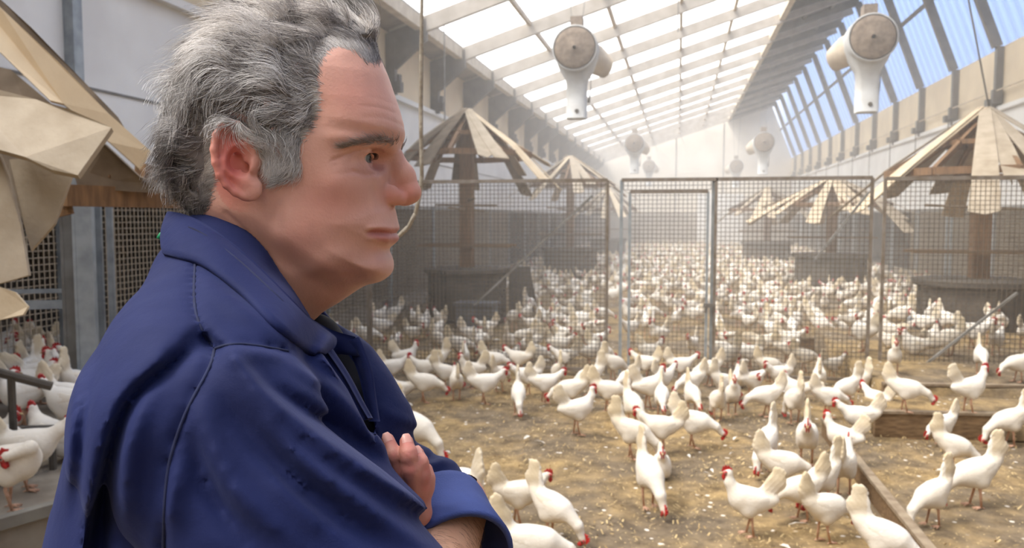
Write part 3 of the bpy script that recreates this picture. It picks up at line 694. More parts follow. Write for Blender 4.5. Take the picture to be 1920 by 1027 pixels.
# suspended rods from the roof
for i, (px, y0, y1, Y, lab) in enumerate([(834, 85, 250, 13, 'thin rod hanging from the eave above the left shelter'), (1271, -40, 60, 14, 'thin wire hanging from the middle of the milky roof')]):
    b = MB(); a = at_y(px, y1, Y); b.tube([a, (a[0], a[1], roofz(a[0]) - .03)], .012, 5); tag(b.build('hanging_rod', M_steel), lab, 'rod')

# dusty air
m = bpy.data.materials.new('dusty_air'); m.use_nodes = True; nt = m.node_tree; nt.nodes.clear()
o_ = nt.nodes.new('ShaderNodeOutputMaterial'); v_ = nt.nodes.new('ShaderNodeVolumeScatter'); v_.inputs['Color'].default_value = (1, .97, .93, 1)
v_.inputs['Density'].default_value = HAZE; v_.inputs['Anisotropy'].default_value = 0.35
nt.links.new(v_.outputs[0], o_.inputs['Volume'])
b = MB(); b.box((XL + .2, 6.0, 0.02), (XR - .2, YE - .05, CH + 3.05)); o = b.build('dusty_air', m); tag(o, 'pale dust hanging in the air of the whole hall behind the fence', 'dust', kind='stuff')
# ------------------------------------------------------------------ hens
def plumage(name, c_hi, c_lo):
    m, nt, p = node_mat(name); p.inputs['Roughness'].default_value = 0.85
    p.inputs['Sheen Weight'].default_value = 0.2
    at = nt.nodes.new('ShaderNodeAttribute'); at.attribute_name = 'tint'
    tcn = nt.nodes.new('ShaderNodeTexCoord'); n = nt.nodes.new('ShaderNodeTexNoise'); n.inputs['Scale'].default_value = 14
    oi = nt.nodes.new('ShaderNodeObjectInfo')
    nt.links.new(tcn.outputs['Object'], n.inputs[0])
    a = nt.nodes.new('ShaderNodeMix'); a.data_type = 'RGBA'; a.inputs[6].default_value = srgb(*c_hi); a.inputs[7].default_value = srgb(*c_lo)
    mr = nt.nodes.new('ShaderNodeMath'); mr.operation = 'MULTIPLY_ADD'; nt.links.new(n.outputs[0], mr.inputs[0]); mr.inputs[1].default_value = 0.5
    sub = nt.nodes.new('ShaderNodeMath'); sub.operation = 'MULTIPLY_ADD'; nt.links.new(oi.outputs['Random'], sub.inputs[0]); sub.inputs[1].default_value = .35; sub.inputs[2].default_value = -.3
    add = nt.nodes.new('ShaderNodeMath'); add.operation = 'ADD'; nt.links.new(at.outputs['Fac'], add.inputs[0]); nt.links.new(sub.outputs[0], add.inputs[1])
    nt.links.new(add.outputs[0], mr.inputs[2]); nt.links.new(mr.outputs[0], a.inputs[0])
    nt.links.new(a.outputs[2], p.inputs['Base Color'])
    b = nt.nodes.new('ShaderNodeBump'); b.inputs['Strength'].default_value = .35; b.inputs['Distance'].default_value = .006
    n2 = nt.nodes.new('ShaderNodeTexNoise'); n2.inputs['Scale'].default_value = 60; nt.links.new(tcn.outputs['Object'], n2.inputs[0])
    nt.links.new(n2.outputs[0], b.inputs['Height']); nt.links.new(b.outputs[0], p.inputs['Normal'])
    return m
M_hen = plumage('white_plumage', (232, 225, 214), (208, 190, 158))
M_comb = mat('red_comb', (186, 44, 40), (160, 34, 34), 40, .5)
M_face = mat('red_face_skin', (196, 84, 76), (176, 66, 60), 60, .6)
M_beak = mat('pale_beak', (206, 178, 132), (186, 156, 112), 40, .5)
M_leg = mat('pink_scaly_leg', (206, 164, 140), (180, 140, 112), 60, .6)
M_eye = mat('dark_bead_eye', (30, 22, 18), None, rough=.2)

POSES = {  # neck base, neck mid, head centre, head dir, body pitch, tail tip, body height
    'alert':  dict(n=[(.085, 0, .235), (.135, 0, .315), (.140, 0, .375)], hd=(1, 0, -.05), bp=.22, tail=[(-.10, .245), (-.185, .33), (-.215, .40)], bz=.205),
    'turned': dict(n=[(.085, 0, .235), (.130, .02, .300), (.125, .05, .345)], hd=(.5, .86, -.1), bp=.12, tail=[(-.10, .235), (-.18, .30), (-.235, .36)], bz=.20),
    'walk':   dict(n=[(.095, 0, .22), (.17, 0, .275), (.205, 0, .315)], hd=(1, 0, -.15), bp=.04, tail=[(-.11, .235), (-.18, .31), (-.20, .39)], bz=.20),
    'peck':   dict(n=[(.10, 0, .185), (.19, 0, .125), (.215, .01, .062)], hd=(.45, 0, -.9), bp=-.30, tail=[(-.10, .26), (-.155, .355), (-.165, .45)], bz=.205),
    'forage': dict(n=[(.10, 0, .20), (.19, 0, .175), (.235, .01, .13)], hd=(.8, .1, -.55), bp=-.14, tail=[(-.10, .24), (-.17, .32), (-.195, .41)], bz=.20),
    'sit':    dict(n=[(.07, 0, .15), (.11, 0, .20), (.115, 0, .24)], hd=(1, 0, -.1), bp=.05, tail=[(-.11, .14), (-.19, .18), (-.25, .22)], bz=.105),
    'preen':  dict(n=[(.085, 0, .225), (.11, -.05, .275), (.03, -.09, .255)], hd=(-.8, .1, -.5), bp=.05, tail=[(-.10, .235), (-.17, .32), (-.19, .40)], bz=.20),
}
for _k, _P in POSES.items():                                  # stand a little taller
    if _k == 'sit': continue
    _P['bz'] += .022; _P['tail'] = [(a + (.012, .030, .050)[i], b + (.022, .034, .052)[i]) for i, (a, b) in enumerate(_P['tail'])]
    _P['n'] = [(q[0] - .008, q[1], q[2] + (.022 if (i == 0 or _k not in ('peck', 'forage')) else .008 if i == 1 else 0)) for i, q in enumerate(_P['n'])]
def hen_field(P, h):
    g = Grid((-.33, -.17, -.01), (.33, .17, .50), h)
    X, Y, Z = g.X, g.Y, g.Z
    bp, bz = P['bp'], P['bz']
    c, s = math.cos(bp), math.sin(bp)
    def rell(cx, cy, cz, rx, ry, rz, extra=0.0):
        a = bp + extra; ca, sa = math.cos(a), math.sin(a)
        x0 = cx * c - cz * s; z0 = cx * s + cz * c + bz
        dx, dz = X - x0, Z - z0
        x = (dx * ca + dz * sa) / rx; z = (-dx * sa + dz * ca) / rz; y = (Y - cy) / ry
        k = np.sqrt(x * x + y * y + z * z); gg = np.sqrt((x / rx) ** 2 + (y / ry) ** 2 + (z / rz) ** 2) + 1e-6
        return k * (k - 1) / gg
    F = rell(-.005, 0, 0, .112, .074, .084)
    F = smin(F, rell(.052, 0, -.008, .070, .064, .082), .03)
    F = smin(F, rell(-.09, 0, .02, .085, .045, .050, -.35), .03)        # saddle running to the tail
    for sy in (-1, 1): F = smin(F, rell(-.0, sy * .035, -.055, .05, .036, .05), .02)   # thighs
    n = P['n']
    F = smin(F, g.cap(n[0], n[1], .054, .033), .038)
    F = smin(F, g.cap(n[1], n[2], .030, .022), .015)
    hd = np.array(P['hd'], float); hd /= np.linalg.norm(hd); hc = np.array(n[2]) + hd * .012
    F = smin(F, g.cap(n[2], hc + hd * .010, .0225, .017), .008)
    t = P['tail']                                                        # tall flat fan
    pts = [(t[0][0], 0, t[0][1]), (t[1][0], 0, t[1][1] - .012), (t[2][0] - .005, 0, t[2][1] - .045)]
    T = None
    for a, b, ra, rb in ((pts[0], pts[1], .045, .060), (pts[1], pts[2], .060, .046)):
        a = np.array(a); b = np.array(b); d = b - a
        u = np.clip(((X - a[0]) * d[0] + (Z - a[2]) * d[2]) / (d @ d), 0, 1)
        q = np.sqrt((X - a[0] - u * d[0]) ** 2 + (Z - a[2] - u * d[2]) ** 2 + (Y * 2.8) ** 2) - (ra + (rb - ra) * u)
        q = q / 1.6; T = q if T is None else smin(T, q, .01)
    T = T + .0022 * np.sin((X * t[1][1] * 2 + (Z - .2) * .6) * 260)
    av = np.arctan2(Z - t[0][1], -(X - t[0][0])); T = T + .006 * np.abs(np.sin(av * 7.5)) * np.clip((Z - t[1][1]) / .05, 0, 1)
    F = smin(F, T, .024)
    return g, F, hc, hd
def hen_parts(kind):
    P = POSES[kind]; out = {}
    for lod, h in (('hi', .0085), ('lo', .0165)):
        g, F, hc, hd = hen_field(P, h); V, Q = g.net(F.astype(np.float32)); out[lod] = (V, Q)
    V, Q = out['hi']; tp = P['tail'][0]
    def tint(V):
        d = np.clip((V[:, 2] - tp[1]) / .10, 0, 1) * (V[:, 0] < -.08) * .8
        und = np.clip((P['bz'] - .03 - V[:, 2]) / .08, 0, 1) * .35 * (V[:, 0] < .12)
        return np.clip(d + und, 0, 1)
    hens = {}
    b_ = {}
    def addmb(fn, nm, m, smooth=True):
        b = MB(); fn(b); b_[nm] = (b, m, smooth)
    up = np.array([-hd[2] * hd[0], -hd[2] * hd[1], hd[0] ** 2 + hd[1] ** 2]); up = up / (np.linalg.norm(up) + 1e-9)
    if np.linalg.norm(hd[:2]) < .05: up = np.array([1., 0, 0])
    side = np.cross(up, hd)
    def comb(b):
        n = 9; prof = [(-.026, .008), (-.036, .024), (-.022, .032), (-.014, .046), (-.004, .036), (.006, .050), (.014, .036), (.022, .042), (.028, .026), (.034, .010), (.018, .008), (0, .009)]
        b.prism([hc + hd * (x * .95) + up * z for x, z in prof], .009)
    def wat(b):
        for sy in (-1, 1):
            c = hc + hd * .018 - up * .026 + side * .008 * sy
            vs = []; 
            ring = []
            for i in range(5):
                ph = math.pi * (i + .5) / 5
                for j in range(6):
                    th = 2 * math.pi * j / 6
                    vs.append(c + up * (.021 * math.cos(ph)) + (hd * .014 * math.cos(th) + side * .005 * math.sin(th)) * math.sin(ph))
            b.add(vs, [(i * 6 + j, i * 6 + (j + 1) % 6, (i + 1) * 6 + (j + 1) % 6, (i + 1) * 6 + j) for i in range(4) for j in range(6)])
    def face(b):
        for sy in (-1, 1):
            c = hc + hd * .008 + side * .0140 * sy; vs = []
            for i in range(4):
                ph = math.pi * (i + .5) / 4
                for j in range(8):
                    th = 2 * math.pi * j / 8
                    vs.append(c + side * sy * (.0085 * math.cos(ph)) + (hd * .020 * math.cos(th) + up * .017 * math.sin(th)) * math.sin(ph))
            b.add(vs, [(i * 8 + j, i * 8 + (j + 1) % 8, (i + 1) * 8 + (j + 1) % 8, (i + 1) * 8 + j) for i in range(3) for j in range(8)])
    def beak(b): b.tube([hc + hd * .020, hc + hd * .034 - up * .001, hc + hd * .046 - up * .006], [.009, .006, .0008], 6)
    def eye(sy):
        def f(b):
            c = hc + hd * .008 + side * .0215 * sy + up * .003; b.tube([c, c + side * sy * .0025], [.0042, .002], 8)
        return f
    def wing(sy):
        def f(b):
            c, s = math.cos(P['bp'] - .12), math.sin(P['bp'] - .12); vs = []; n1, n2 = 9, 12
            for i in range(n1):
                ph = math.pi * (i + .4) / (n1 - .2)
                for j in range(n2):
                    th = 2 * math.pi * j / n2
                    x = .105 * math.cos(ph); rr = math.sin(ph) ** .8
                    z = .044 * rr * math.sin(th) * (1 + .3 * (x > 0)); y = .012 * rr * math.cos(th)
                    x2 = x - .012; y2 = sy * (.062 - .9 * x2 * x2 * 2 + y - .25 * abs(z)) ; z2 = z + .010 + (.12 * max(-x, 0))
                    vs.append((x2 * c - z2 * s, y2, x2 * s + z2 * c + P['bz']))
            b.add(vs, [(i * n2 + j, i * n2 + (j + 1) % n2, (i + 1) * n2 + (j + 1) % n2, (i + 1) * n2 + j) for i in range(n1 - 1) for j in range(n2)])
        return f
    def leg(sy, fx_):
        def f(b):
            b.tube([(.0, sy * .036, .17), (-.010, sy * .036, .105), (fx_, sy * .036, .010)], [.017, .0085, .0068], 7)
            for a in (-.45, 0, .45): b.tube([(fx_, sy * .036, .010), (fx_ + .028 * math.cos(a), sy * .036 + .028 * math.sin(a), .008), (fx_ + .052 * math.cos(a), sy * .036 + .052 * math.sin(a), .003)], [.006, .005, .0025], 5)
            b.tube([(fx_, sy * .036, .010), (fx_ - .022, sy * .036, .004)], [.005, .002], 5)
        return f
    addmb(comb, 'comb', M_comb, False); addmb(wat, 'wattles', M_comb); addmb(face, 'face_patch', M_face); addmb(beak, 'beak', M_beak)
    addmb(wing(-1), 'wing', M_hen); addmb(wing(1), 'wing2', M_hen); addmb(eye(-1), 'eye', M_eye); addmb(eye(1), 'eye2', M_eye)
    if kind != 'sit': addmb(leg(-1, .014), 'leg', M_leg); addmb(leg(1, -.02), 'leg2', M_leg)
    return out, tint, b_
HEN = {}
for k in POSES:
    out, tint, parts_ = hen_parts(k)
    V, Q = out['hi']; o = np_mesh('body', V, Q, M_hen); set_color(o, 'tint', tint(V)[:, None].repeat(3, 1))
    lst = [('body', o.data)]; bpy.data.objects.remove(o)
    for nm, (b, m, sm) in parts_.items():
        q = b.build(nm, m, None, sm); base = nm.rstrip('2'); q.data.name = base
        if base == 'wing': set_color(q, 'tint', np.full((len(q.data.vertices), 3), .12))
        lst.append((base, q.data)); bpy.data.objects.remove(q)
    # light one-piece version for the distance
    V, Q = out['lo']; LV = [V]; LF = [list(map(tuple, Q.tolist()))][0]; mi = [0] * len(Q); tn = [tint(V)]; off = len(V)
    for nm in ('comb', 'face_patch', 'leg', 'leg2'):
        if nm in parts_:
            b = parts_[nm][0]; bv = np.array([list(map(float, v)) for v in b.v])
            if nm.startswith('leg'): 
                bv = np.array([(0, s_ * .036 + dx, z) for z in (0, .15) for dx in (-.007, .007) for s_ in ((-1,) if nm == 'leg' else (1,))]); bf = [(0, 1, 3, 2)]
                bv = np.concatenate([bv, bv[:, [1, 0, 2]] * [1, 1, 1] + [0, 0, 0]]) if False else bv
            else: bf = b.f
            LV.append(bv); LF = LF + [tuple(i + off for i in f) for f in bf]; mi += [1 if nm == 'comb' else 2 if nm == 'face_patch' else 3] * len(bf); tn.append(np.zeros(len(bv))); off += len(bv)
    LV = np.concatenate(LV); tn = np.concatenate(tn)
    HEN[k] = dict(parts=lst, lod=(LV, LF, mi, tn))
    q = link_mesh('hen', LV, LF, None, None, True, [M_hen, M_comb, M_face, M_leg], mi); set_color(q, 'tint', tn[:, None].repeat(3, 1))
    HEN[k]['lod_me'] = q.data; bpy.data.objects.remove(q)
PT = {'alert': 'standing alert with head high', 'turned': 'standing with head turned aside', 'walk': 'stepping with neck stretched forward', 'peck': 'pecking the ground, tail up',
      'forage': 'foraging with head low', 'sit': 'sitting with tail low', 'preen': 'preening with head turned back'}
DT = ['facing right', 'facing away to the right', 'facing away', 'facing away to the left', 'facing left', 'turned half towards the viewer at left', 'facing the viewer', 'turned half towards the viewer at right']
ORD = ['leftmost', 'second', 'third', 'fourth', 'fifth', 'sixth', 'seventh', 'eighth', 'ninth', 'tenth', 'eleventh', 'twelfth', 'thirteenth', 'fourteenth', 'fifteenth', 'sixteenth', 'seventeenth', 'eighteenth', 'nineteenth', 'twentieth']
def ordinal(i): return ORD[i] if i < 20 else 'twenty-' + ['first', 'second', 'third', 'fourth', 'fifth', 'sixth', 'seventh', 'eighth', 'ninth'][i - 20] if i < 29 else 'thirtieth'
all_hens = []
def put_hen(pose, pos, ang, s, detail):
    rz = YAW + math.radians(ang)
    if detail:
        r = empty('hen', pos, rz); s *= .95; r.scale = (s, s, s)
        for nm, me in HEN[pose]['parts']:
            c = bpy.data.objects.new(nm, me); C.objects.link(c); c.parent = r
    else:
        r = bpy.data.objects.new('hen', HEN[pose]['lod_me']); C.objects.link(r); r.location = pos; r.rotation_euler = (0, 0, rz); r.scale = (s, s, s)
    return r
# foot x, foot y in the picture, heading (0 right, 90 away), pose, size, optional label
A, T_, W_, K, G, I_, R_ = 'alert', 'turned', 'walk', 'peck', 'forage', 'sit', 'preen'
near = [
 (1405, 1004, 172, A, .86, 'white hen standing alert with bright red comb, nearest in open litter, facing left'),
 (1545, 1016, 20, G, .86, 'round-bodied white hen foraging at the bottom edge, left of the diagonal board'),
 (1652, 1078, -20, K, .88, 'white hen with pointed tail cut off by the bottom edge, beside the diagonal board'),
 (1748, 985, 200, K, .82, 'white hen pecking just right of the diagonal board, red face beside its tail'),
 (1828, 950, 178, K, .95, 'large white hen pecking in the pen right of the diagonal board, tail at right'),
 (1785, 884, -10, K, .82, 'greyish white hen with upright tail at its left, in the dim pen beneath the step'),
 (1876, 832, 175, K, .9, 'white hen with raised tail at the right edge, standing against the lower step'),
 (1742, 828, 200, G, .75, 'small white hen standing close against the brown lower step'),
 (1722, 776, -15, G, .85, 'white hen leaning down on the lower step, tail to the left'),
 (1832, 776, 8, A, .88, 'white hen with stretched neck on the step, facing right'),
 (1908, 716, 188, G, .8, 'white hen at the right edge reaching down from the upper step'),
 (1838, 700, 250, G, .8, 'small cream hen behind the fence on the upper step'),
 (1612, 826, 170, W_, .88, 'white hen standing at the far end of the diagonal board, facing left'),
 (1645, 790, 110, W_, .85, None), (1552, 782, 5, G, .85, None),
 (1436, 882, 232, K, .92, 'white hen pecking with tall narrow tail, alone above the nearest alert hen'),
 (1468, 928, 4, G, .9, 'long white hen behind the nearest alert hen, facing right'),
 (1520, 872, 250, W_, 1.0, 'tall white hen facing the viewer in the cluster left of the diagonal board'),
 (1482, 792, 92, K, .95, None), (1580, 930, 62, W_, .92, 'white hen walking away against the diagonal board'),
 (1572, 868, 140, A, .82, None), (1535, 950, 205, K, .85, None), (1508, 972, 190, G, .85, None),
 (1440, 782, 180, G, .88, None), (1372, 778, 262, A, .85, None), (1325, 784, 90, K, .85, None), (1292, 780, 275, G, .85, None),
 (1410, 748, 30, R_, .85, None), (1508, 698, 0, G, .85, None), (1560, 714, 20, W_, .8, None), (1598, 694, 182, G, .8, None), (1676, 702, 250, A, .8, None),
 (1590, 762, 190, K, .85, None), (1612, 754, 100, K, .9, None), (1465, 735, 200, W_, .85, None), (1495, 745, 140, I_, .9, None),
 (1195, 858, -12, K, .92, 'white hen pecking with fan tail at its left, middle of the open litter'),
 (1248, 848, 168, W_, .9, 'white hen facing left between two pecking hens, middle of the open litter'),
 (1282, 842, -12, G, .92, 'white hen with lowered red face, rightmost of the middle group in open litter'),
 (1186, 802, 288, K, .92, None), (1216, 950, 283, K, .95, 'white hen pecking straight towards the viewer in the open foreground litter'),
 (1240, 896, 262, I_, .85, 'rounded white hen hunched directly behind the one pecking towards the viewer'),
 (1082, 815, 12, A, .92, 'alert white hen with red comb, alone in front of the crowd left of the gate'),
 (972, 776, 272, K, .85, 'white hen with upright tail pecking towards the viewer, front of the crowd'),
 (792, 754, 2, G, .9, None), (752, 748, 184, I_, .9, None), (856, 750, 100, W_, .85, None), (908, 757, 2, W_, .92, None), (1020, 755, 4, W_, .88, None),
 (1072, 768, 170, G, .9, None), (1140, 772, 2, G, .92, None), (1222, 768, 12, A, .92, None), (1262, 778, 262, G, .85, None), (1106, 742, 185, K, .9, None),
 (945, 985, 8, W_, .82, 'slender white hen with pink face, facing right beside the elbow of the man'),
 (1030, 1012, -32, K, .86, 'white hen with long spike tail and red comb, near the bottom right of the elbow'),
 (992, 1105, 4, G, 1.0, 'white hen cut off by the bottom edge, red comb, nearest the elbow'),
 (776, 862, -28, K, 1.1, 'large white hen pecking behind the forearm of the man, head at the right'),
 (905, 985, 118, G, 1.05, 'white hen half hidden behind the rolled cuff of the man'),
 (702, 742, 95, A, .9, None), (726, 762, 60, K, .9, None), (736, 720, 20, W_, .85, None),
 (800, 722, 170, W_, .85, None), (836, 732, 20, K, .85, None), (884, 728, 200, A, .85, None), (940, 735, 60, G, .85, None), (986, 738, 190, W_, .85, None),
 (1046, 730, 100, K, .85, None), (1180, 742, 220, G, .85, None), (1246, 742, 40, W_, .85, None), (1302, 748, 200, G, .85, None), (1350, 752, 20, K, .85, None),
 (760, 700, 10, A, .85, None), (820, 705, 200, K, .85, None), (870, 698, 90, W_, .85, None), (925, 704, 0, G, .85, None), (975, 702, 160, W_, .85, None),
 (1150, 712, 20, K, .85, None), (1212, 712, 150, W_, .85, None), (1275, 716, 0, W_, .85, None), (1330, 722, 190, G, .85, None), (1385, 725, 80, I_, .85, None), (1440, 716, 10, G, .85, None),
 (1530, 742, 70, A, .85, None), (1010, 690, 0, K, .85, None), (1060, 698, 185, W_, .85, None), (1105, 690, 10, A, .85, None)]
left = [  # on the ledge: x, y, heading, pose, size, height, label
 (22, 955, 14, R_, 1.0, .34, 'white hen nearest the ledge edge at far left, breast to the right, head turned back'),
 (52, 918, 12, W_, 1.0, .34, 'white hen with bright red comb beside the back of the man'),
 (20, 850, 10, I_, 1.0, .34, 'cream hen sitting between the two perch bars at the left edge'),
 (78, 842, 160, I_, 1.0, .34, 'cream hen sitting right behind the red-combed hen at the left'),
 (128, 860, 60, I_, 1.0, .34, 'greyish hen tucked behind the red-combed hen, next to the jacket'),
 (-8, 900, 40, G, .95, .34, 'white hen cut off by the left edge behind the ledge edge hen'),
 (40, 770, 20, W_, 1.0, .34, None), (95, 765, 190, A, 1.0, .34, None), (6, 775, 0, A, 1.0, .34, None), (140, 775, 90, K, 1.0, .34, None), (62, 745, 250, K, .95, .34, None),
 (20, 720, 0, A, 1.0, .34, None), (75, 718, 170, W_, 1.0, .34, None), (115, 712, 10, A, 1.0, .34, None), (150, 735, 200, W_, 1.0, .34, None), (50, 735, 90, A, .95, .34, None), (100, 800, 0, G, .95, .34, None),
 (150, 708, 30, K, 1.0, .34, None), (-10, 740, 30, W_, 1.0, .34, None), (128, 742, 20, I_, 1.0, .34, None), (170, 800, 120, I_, 1.0, .34, None), (30, 700, 200, A, 1., .34, None), (-20, 760, 10, W_, 1., .34, None), (60, 700, 20, W_, 1., .34, None), (100, 690, 180, A, 1., .34, None), (135, 690, 40, W_, 1., .34, None),
 (10, 800, 30, W_, 1., .34, None), (120, 825, 160, W_, 1., .34, None), (60, 800, 200, T_, 1., .34, None), (0, 690, 60, A, 1., .34, None), (80, 755, 40, T_, 1., .34, None)]
recs = []
STEPZ = {(1676, 702): .25, (1722, 776): .19, (1832, 776): .19, (1908, 716): .25, (1838, 700): .25}
for (x, y, a, ps, s, lb) in near: recs.append([on_floor(x, y, STEPZ.get((x, y), 0)), x, a, ps, s, lb, 'n'])
for (x, y, a, ps, s, z, lb) in left: recs.append([on_floor(x, y, z), x, a, ps, s, lb, 'l'])
P0 = np.array([r_[0] for r_ in recs])
for it in range(30):
    for i in range(len(P0)):
        d = P0[:, :2] - P0[i, :2]; ds = np.hypot(d[:, 0], d[:, 1]); 
        for j in np.where((ds < .27) & (ds > 1e-6))[0]:
            if abs(P0[i, 2] - P0[j, 2]) < .2:
                k = .3 * (.27 - ds[j]) / ds[j] * .5; P0[j, :2] += d[j] * k; P0[i, :2] -= d[j] * k
def project(p):
    q = np.array(p) - np.array([0, 0, CH]); r_ = q[0] * CY + q[1] * SY; f_ = -q[0] * SY + q[1] * CY
    cp, sp = math.cos(PITCH), math.sin(PITCH); zc = f_ * cp + q[2] * sp; vc = -f_ * sp + q[2] * cp
    return 960 + FPX * r_ / zc, 513.5 - FPX * vc / zc, zc
rows = [(2000, 960, 'in the nearest row'), (960, 880, 'in the near foreground'), (880, 800, 'in the open middle litter'), (800, 764, 'at the crowd front before the fence'),
        (764, 738, 'in second row before the fence'), (738, 712, 'close to the fence foot'), (712, 0, 'right at the fence line')]
zone = {}
for i, rc in enumerate(recs):
    rc[0] = P0[i]; px, py, _ = project(P0[i])
    o = put_hen(rc[3], tuple(rc[0]), rc[2], rc[4], True); o['category'] = 'hen'
    if rc[6] == 'l': o['group'] = 'hens on the raised ledge'
    else: o['group'] = 'hens before the fence'
    if rc[5]: o['label'] = rc[5]
    else:
        if rc[6] == 'l': zt = 'mid-way back on the raised ledge' if py > 745 else 'rearmost on the raised ledge'
        else: zt = [z for a, c, z in rows if c <= py < a][0]
        zone.setdefault(zt, []).append((px, o, rc[3], rc[2]))
# the crowd behind the fence and beyond
rnd = random.Random(12); crowd = []
def bed_z(x, y): return .25 if (x > BED[0] and BED[1] < y < BED[2]) else 0
avoid = [(c_[0], c_[1], .95) for c_ in (c1, c2, c3, c5, c6)] + [(c4[0], c4[1], .85), (tr[0], tr[1], .5), (on_floor(975, 583)[0], on_floor(975, 583)[1], .55), (on_floor(1815, 640)[0], on_floor(1815, 640)[1] + .2, .9)]
kb = [(on_floor(1470, 632, .15), on_floor(1960, 634, .15))]
cell = {}
def free(x, y, r0):
    ci, cj = int(x / .5), int(y / .5)
    for i in range(ci - 1, ci + 2):
        for j in range(cj - 1, cj + 2):
            for (a, c) in cell.get((i, j), ()):
                if (a - x) ** 2 + (c - y) ** 2 < r0 * r0: return False
    return True
for q in P0: cell.setdefault((int(q[0] / .5), int(q[1] / .5)), []).append((q[0], q[1]))
tries = 0
while len(crowd) < 1150 and tries < 60000:
    tries += 1
    y = 8.5 + (43.5 - 8.5) * rnd.random() ** 1.25; x = rnd.uniform(XL + .35, XR - .3)
    px, py, _ = project((x, y, 0))
    dens = .25 + .75 * vnoise(np.array([[x * .55, y * .35, 3.3]]), 9)[0]
    if y < 11: dens *= .75
    if 1190 < px < 1330 and 9.5 < y < 11.5: dens *= .35
    if rnd.random() > dens: continue
    if x > BED[0] - .25 and y < BED[2] and (x < BED[0] + .15 or rnd.random() < .35): continue
    if any((x - a) ** 2 + (y - c) ** 2 < r * r for a, c, r in avoid): continue
    if abs(y - kb[0][0][1]) < .22 and x > kb[0][0][0] - .2: continue
    if not free(x, y, .30 if y < 20 else .26): continue
    if px < 560 or px > 1960: continue
    cell.setdefault((int(x / .5), int(y / .5)), []).append((x, y)); crowd.append((x, y))
crowd.sort(key=lambda q: q[1])
n_ind = 300 - len(recs); k = 0
zn = [(9.4, 'in first rank'), (10.2, 'in second rank'), (11.0, 'in third rank'), (11.8, 'in fourth rank'), (12.6, 'in fifth rank'), (13.4, 'in sixth rank'), (14.2, 'in seventh rank'), (15.2, 'in eighth rank'), (99, 'in ninth rank')]
side_of = lambda px: 'behind the left mesh' if px < 1150 else 'behind the gate' if px < 1337 else 'behind the mesh beside the gate' if px < 1645 else 'behind the rightmost mesh'
poses_c = [A, W_, W_, K, G, G, T_, I_, R_, W_]
LVs, LFs, LMs, LTs, off = [], [], [], [], 0
for i, (x, y) in enumerate(crowd):
    ps = rnd.choice(poses_c); a = rnd.uniform(0, 360); s = rnd.uniform(.82, 1.0)
    if i < n_ind:
        o = put_hen(ps, (x, y, bed_z(x, y)), a, s, y < 10.3); px, py, _ = project((x, y, 0))
        o['category'] = 'hen'; o['group'] = 'hens behind the fence'
        zt = [z for lim_, z in zn if y < lim_][0] + ' ' + side_of(px)
        zone.setdefault(zt, []).append((px, o, ps, a))
    else:
        V, F_, mi, tn = HEN[ps]['lod']; rz = YAW + math.radians(a); c_, s_ = math.cos(rz), math.sin(rz)
        R = np.array([[c_, -s_, 0], [s_, c_, 0], [0, 0, 1]]); LVs.append((V * s) @ R.T + np.array([x, y, 0])); LFs += [tuple(j + off for j in f) for f in F_]; LMs += mi; LTs.append(tn); off += len(V)
if LVs:
    q = link_mesh('distant_hens', np.concatenate(LVs), LFs, None, None, True, [M_hen, M_comb, M_face, M_leg], LMs); set_color(q, 'tint', np.concatenate(LTs)[:, None].repeat(3, 1))
    tag(q, 'dense far crowd of white hens filling the litter deep in the hall', 'hens', kind='stuff')
PS = {'alert': 'head high', 'turned': 'head turned', 'walk': 'neck forward', 'peck': 'pecking', 'forage': 'head low', 'sit': 'sitting', 'preen': 'preening'}
for zt, L_ in zone.items():
    L_.sort(key=lambda q: q[0])
    for i, (px, o, ps, a) in enumerate(L_):
        d = DT[int(((a % 360) + 22.5) // 45) % 8].split(' at ')[0]
        o['label'] = 'white hen %s, %s from left %s' % (PS[ps], ordinal(i) if i else 'first', zt)
# loose feathers on the litter
rnd = random.Random(77); b = MB()
for i in range(150):
    x, y = rnd.uniform(-3.3, 4.8), 2.8 + 8 * rnd.random() ** 1.3; a = rnd.uniform(0, 6.28); l = rnd.uniform(.025, .06); w = l * .22
    c, s = math.cos(a), math.sin(a); zz = rnd.uniform(.012, .02); pts = [(-1, 0), (-.5, .8), (.3, 1), (1, .1), (.3, -1), (-.5, -.8)]
    b.prism([(x + (u * l * c - v * w * s), y + (u * l * s + v * w * c), zz + .012 * (1 - u * u) + .004 * v) for u, v in pts], .0015)
tag(b.build('loose_feathers', mat('feather_white', (232, 228, 220), (210, 202, 190), 30, .9)), 'small white feathers scattered over the litter', 'feathers', kind='stuff')
b = MB()
for i in range(11000):
    x, y = rnd.uniform(-3.0, 4.4), 2.7 + 6 * rnd.random() ** 1.2
    if vnoise(np.array([[x * 1.3, y * 1.3, 1.]]), 5)[0] < rnd.uniform(.25, .6): continue
    a = rnd.uniform(0, 6.28); l = rnd.uniform(.005, .016); w = rnd.uniform(.0015, .005); c, s = math.cos(a), math.sin(a); z = rnd.uniform(.008, .016); t_ = rnd.uniform(-.008, .008)
    b.add([(x - l * c - w * s, y - l * s + w * c, z - t_), (x - l * c + w * s, y - l * s - w * c, z - t_), (x + l * c + w * s, y + l * s - w * c, z + t_), (x + l * c - w * s, y + l * s + w * c, z + t_)], [(0, 1, 2, 3)])
tag(b.build('wood_shavings', mat('shavings', (204, 180, 132), (150, 124, 82), 14, .9, lo=.4, hi=.6)), 'pale wood shavings and straw bits strewn over the near litter', 'shavings', kind='stuff')
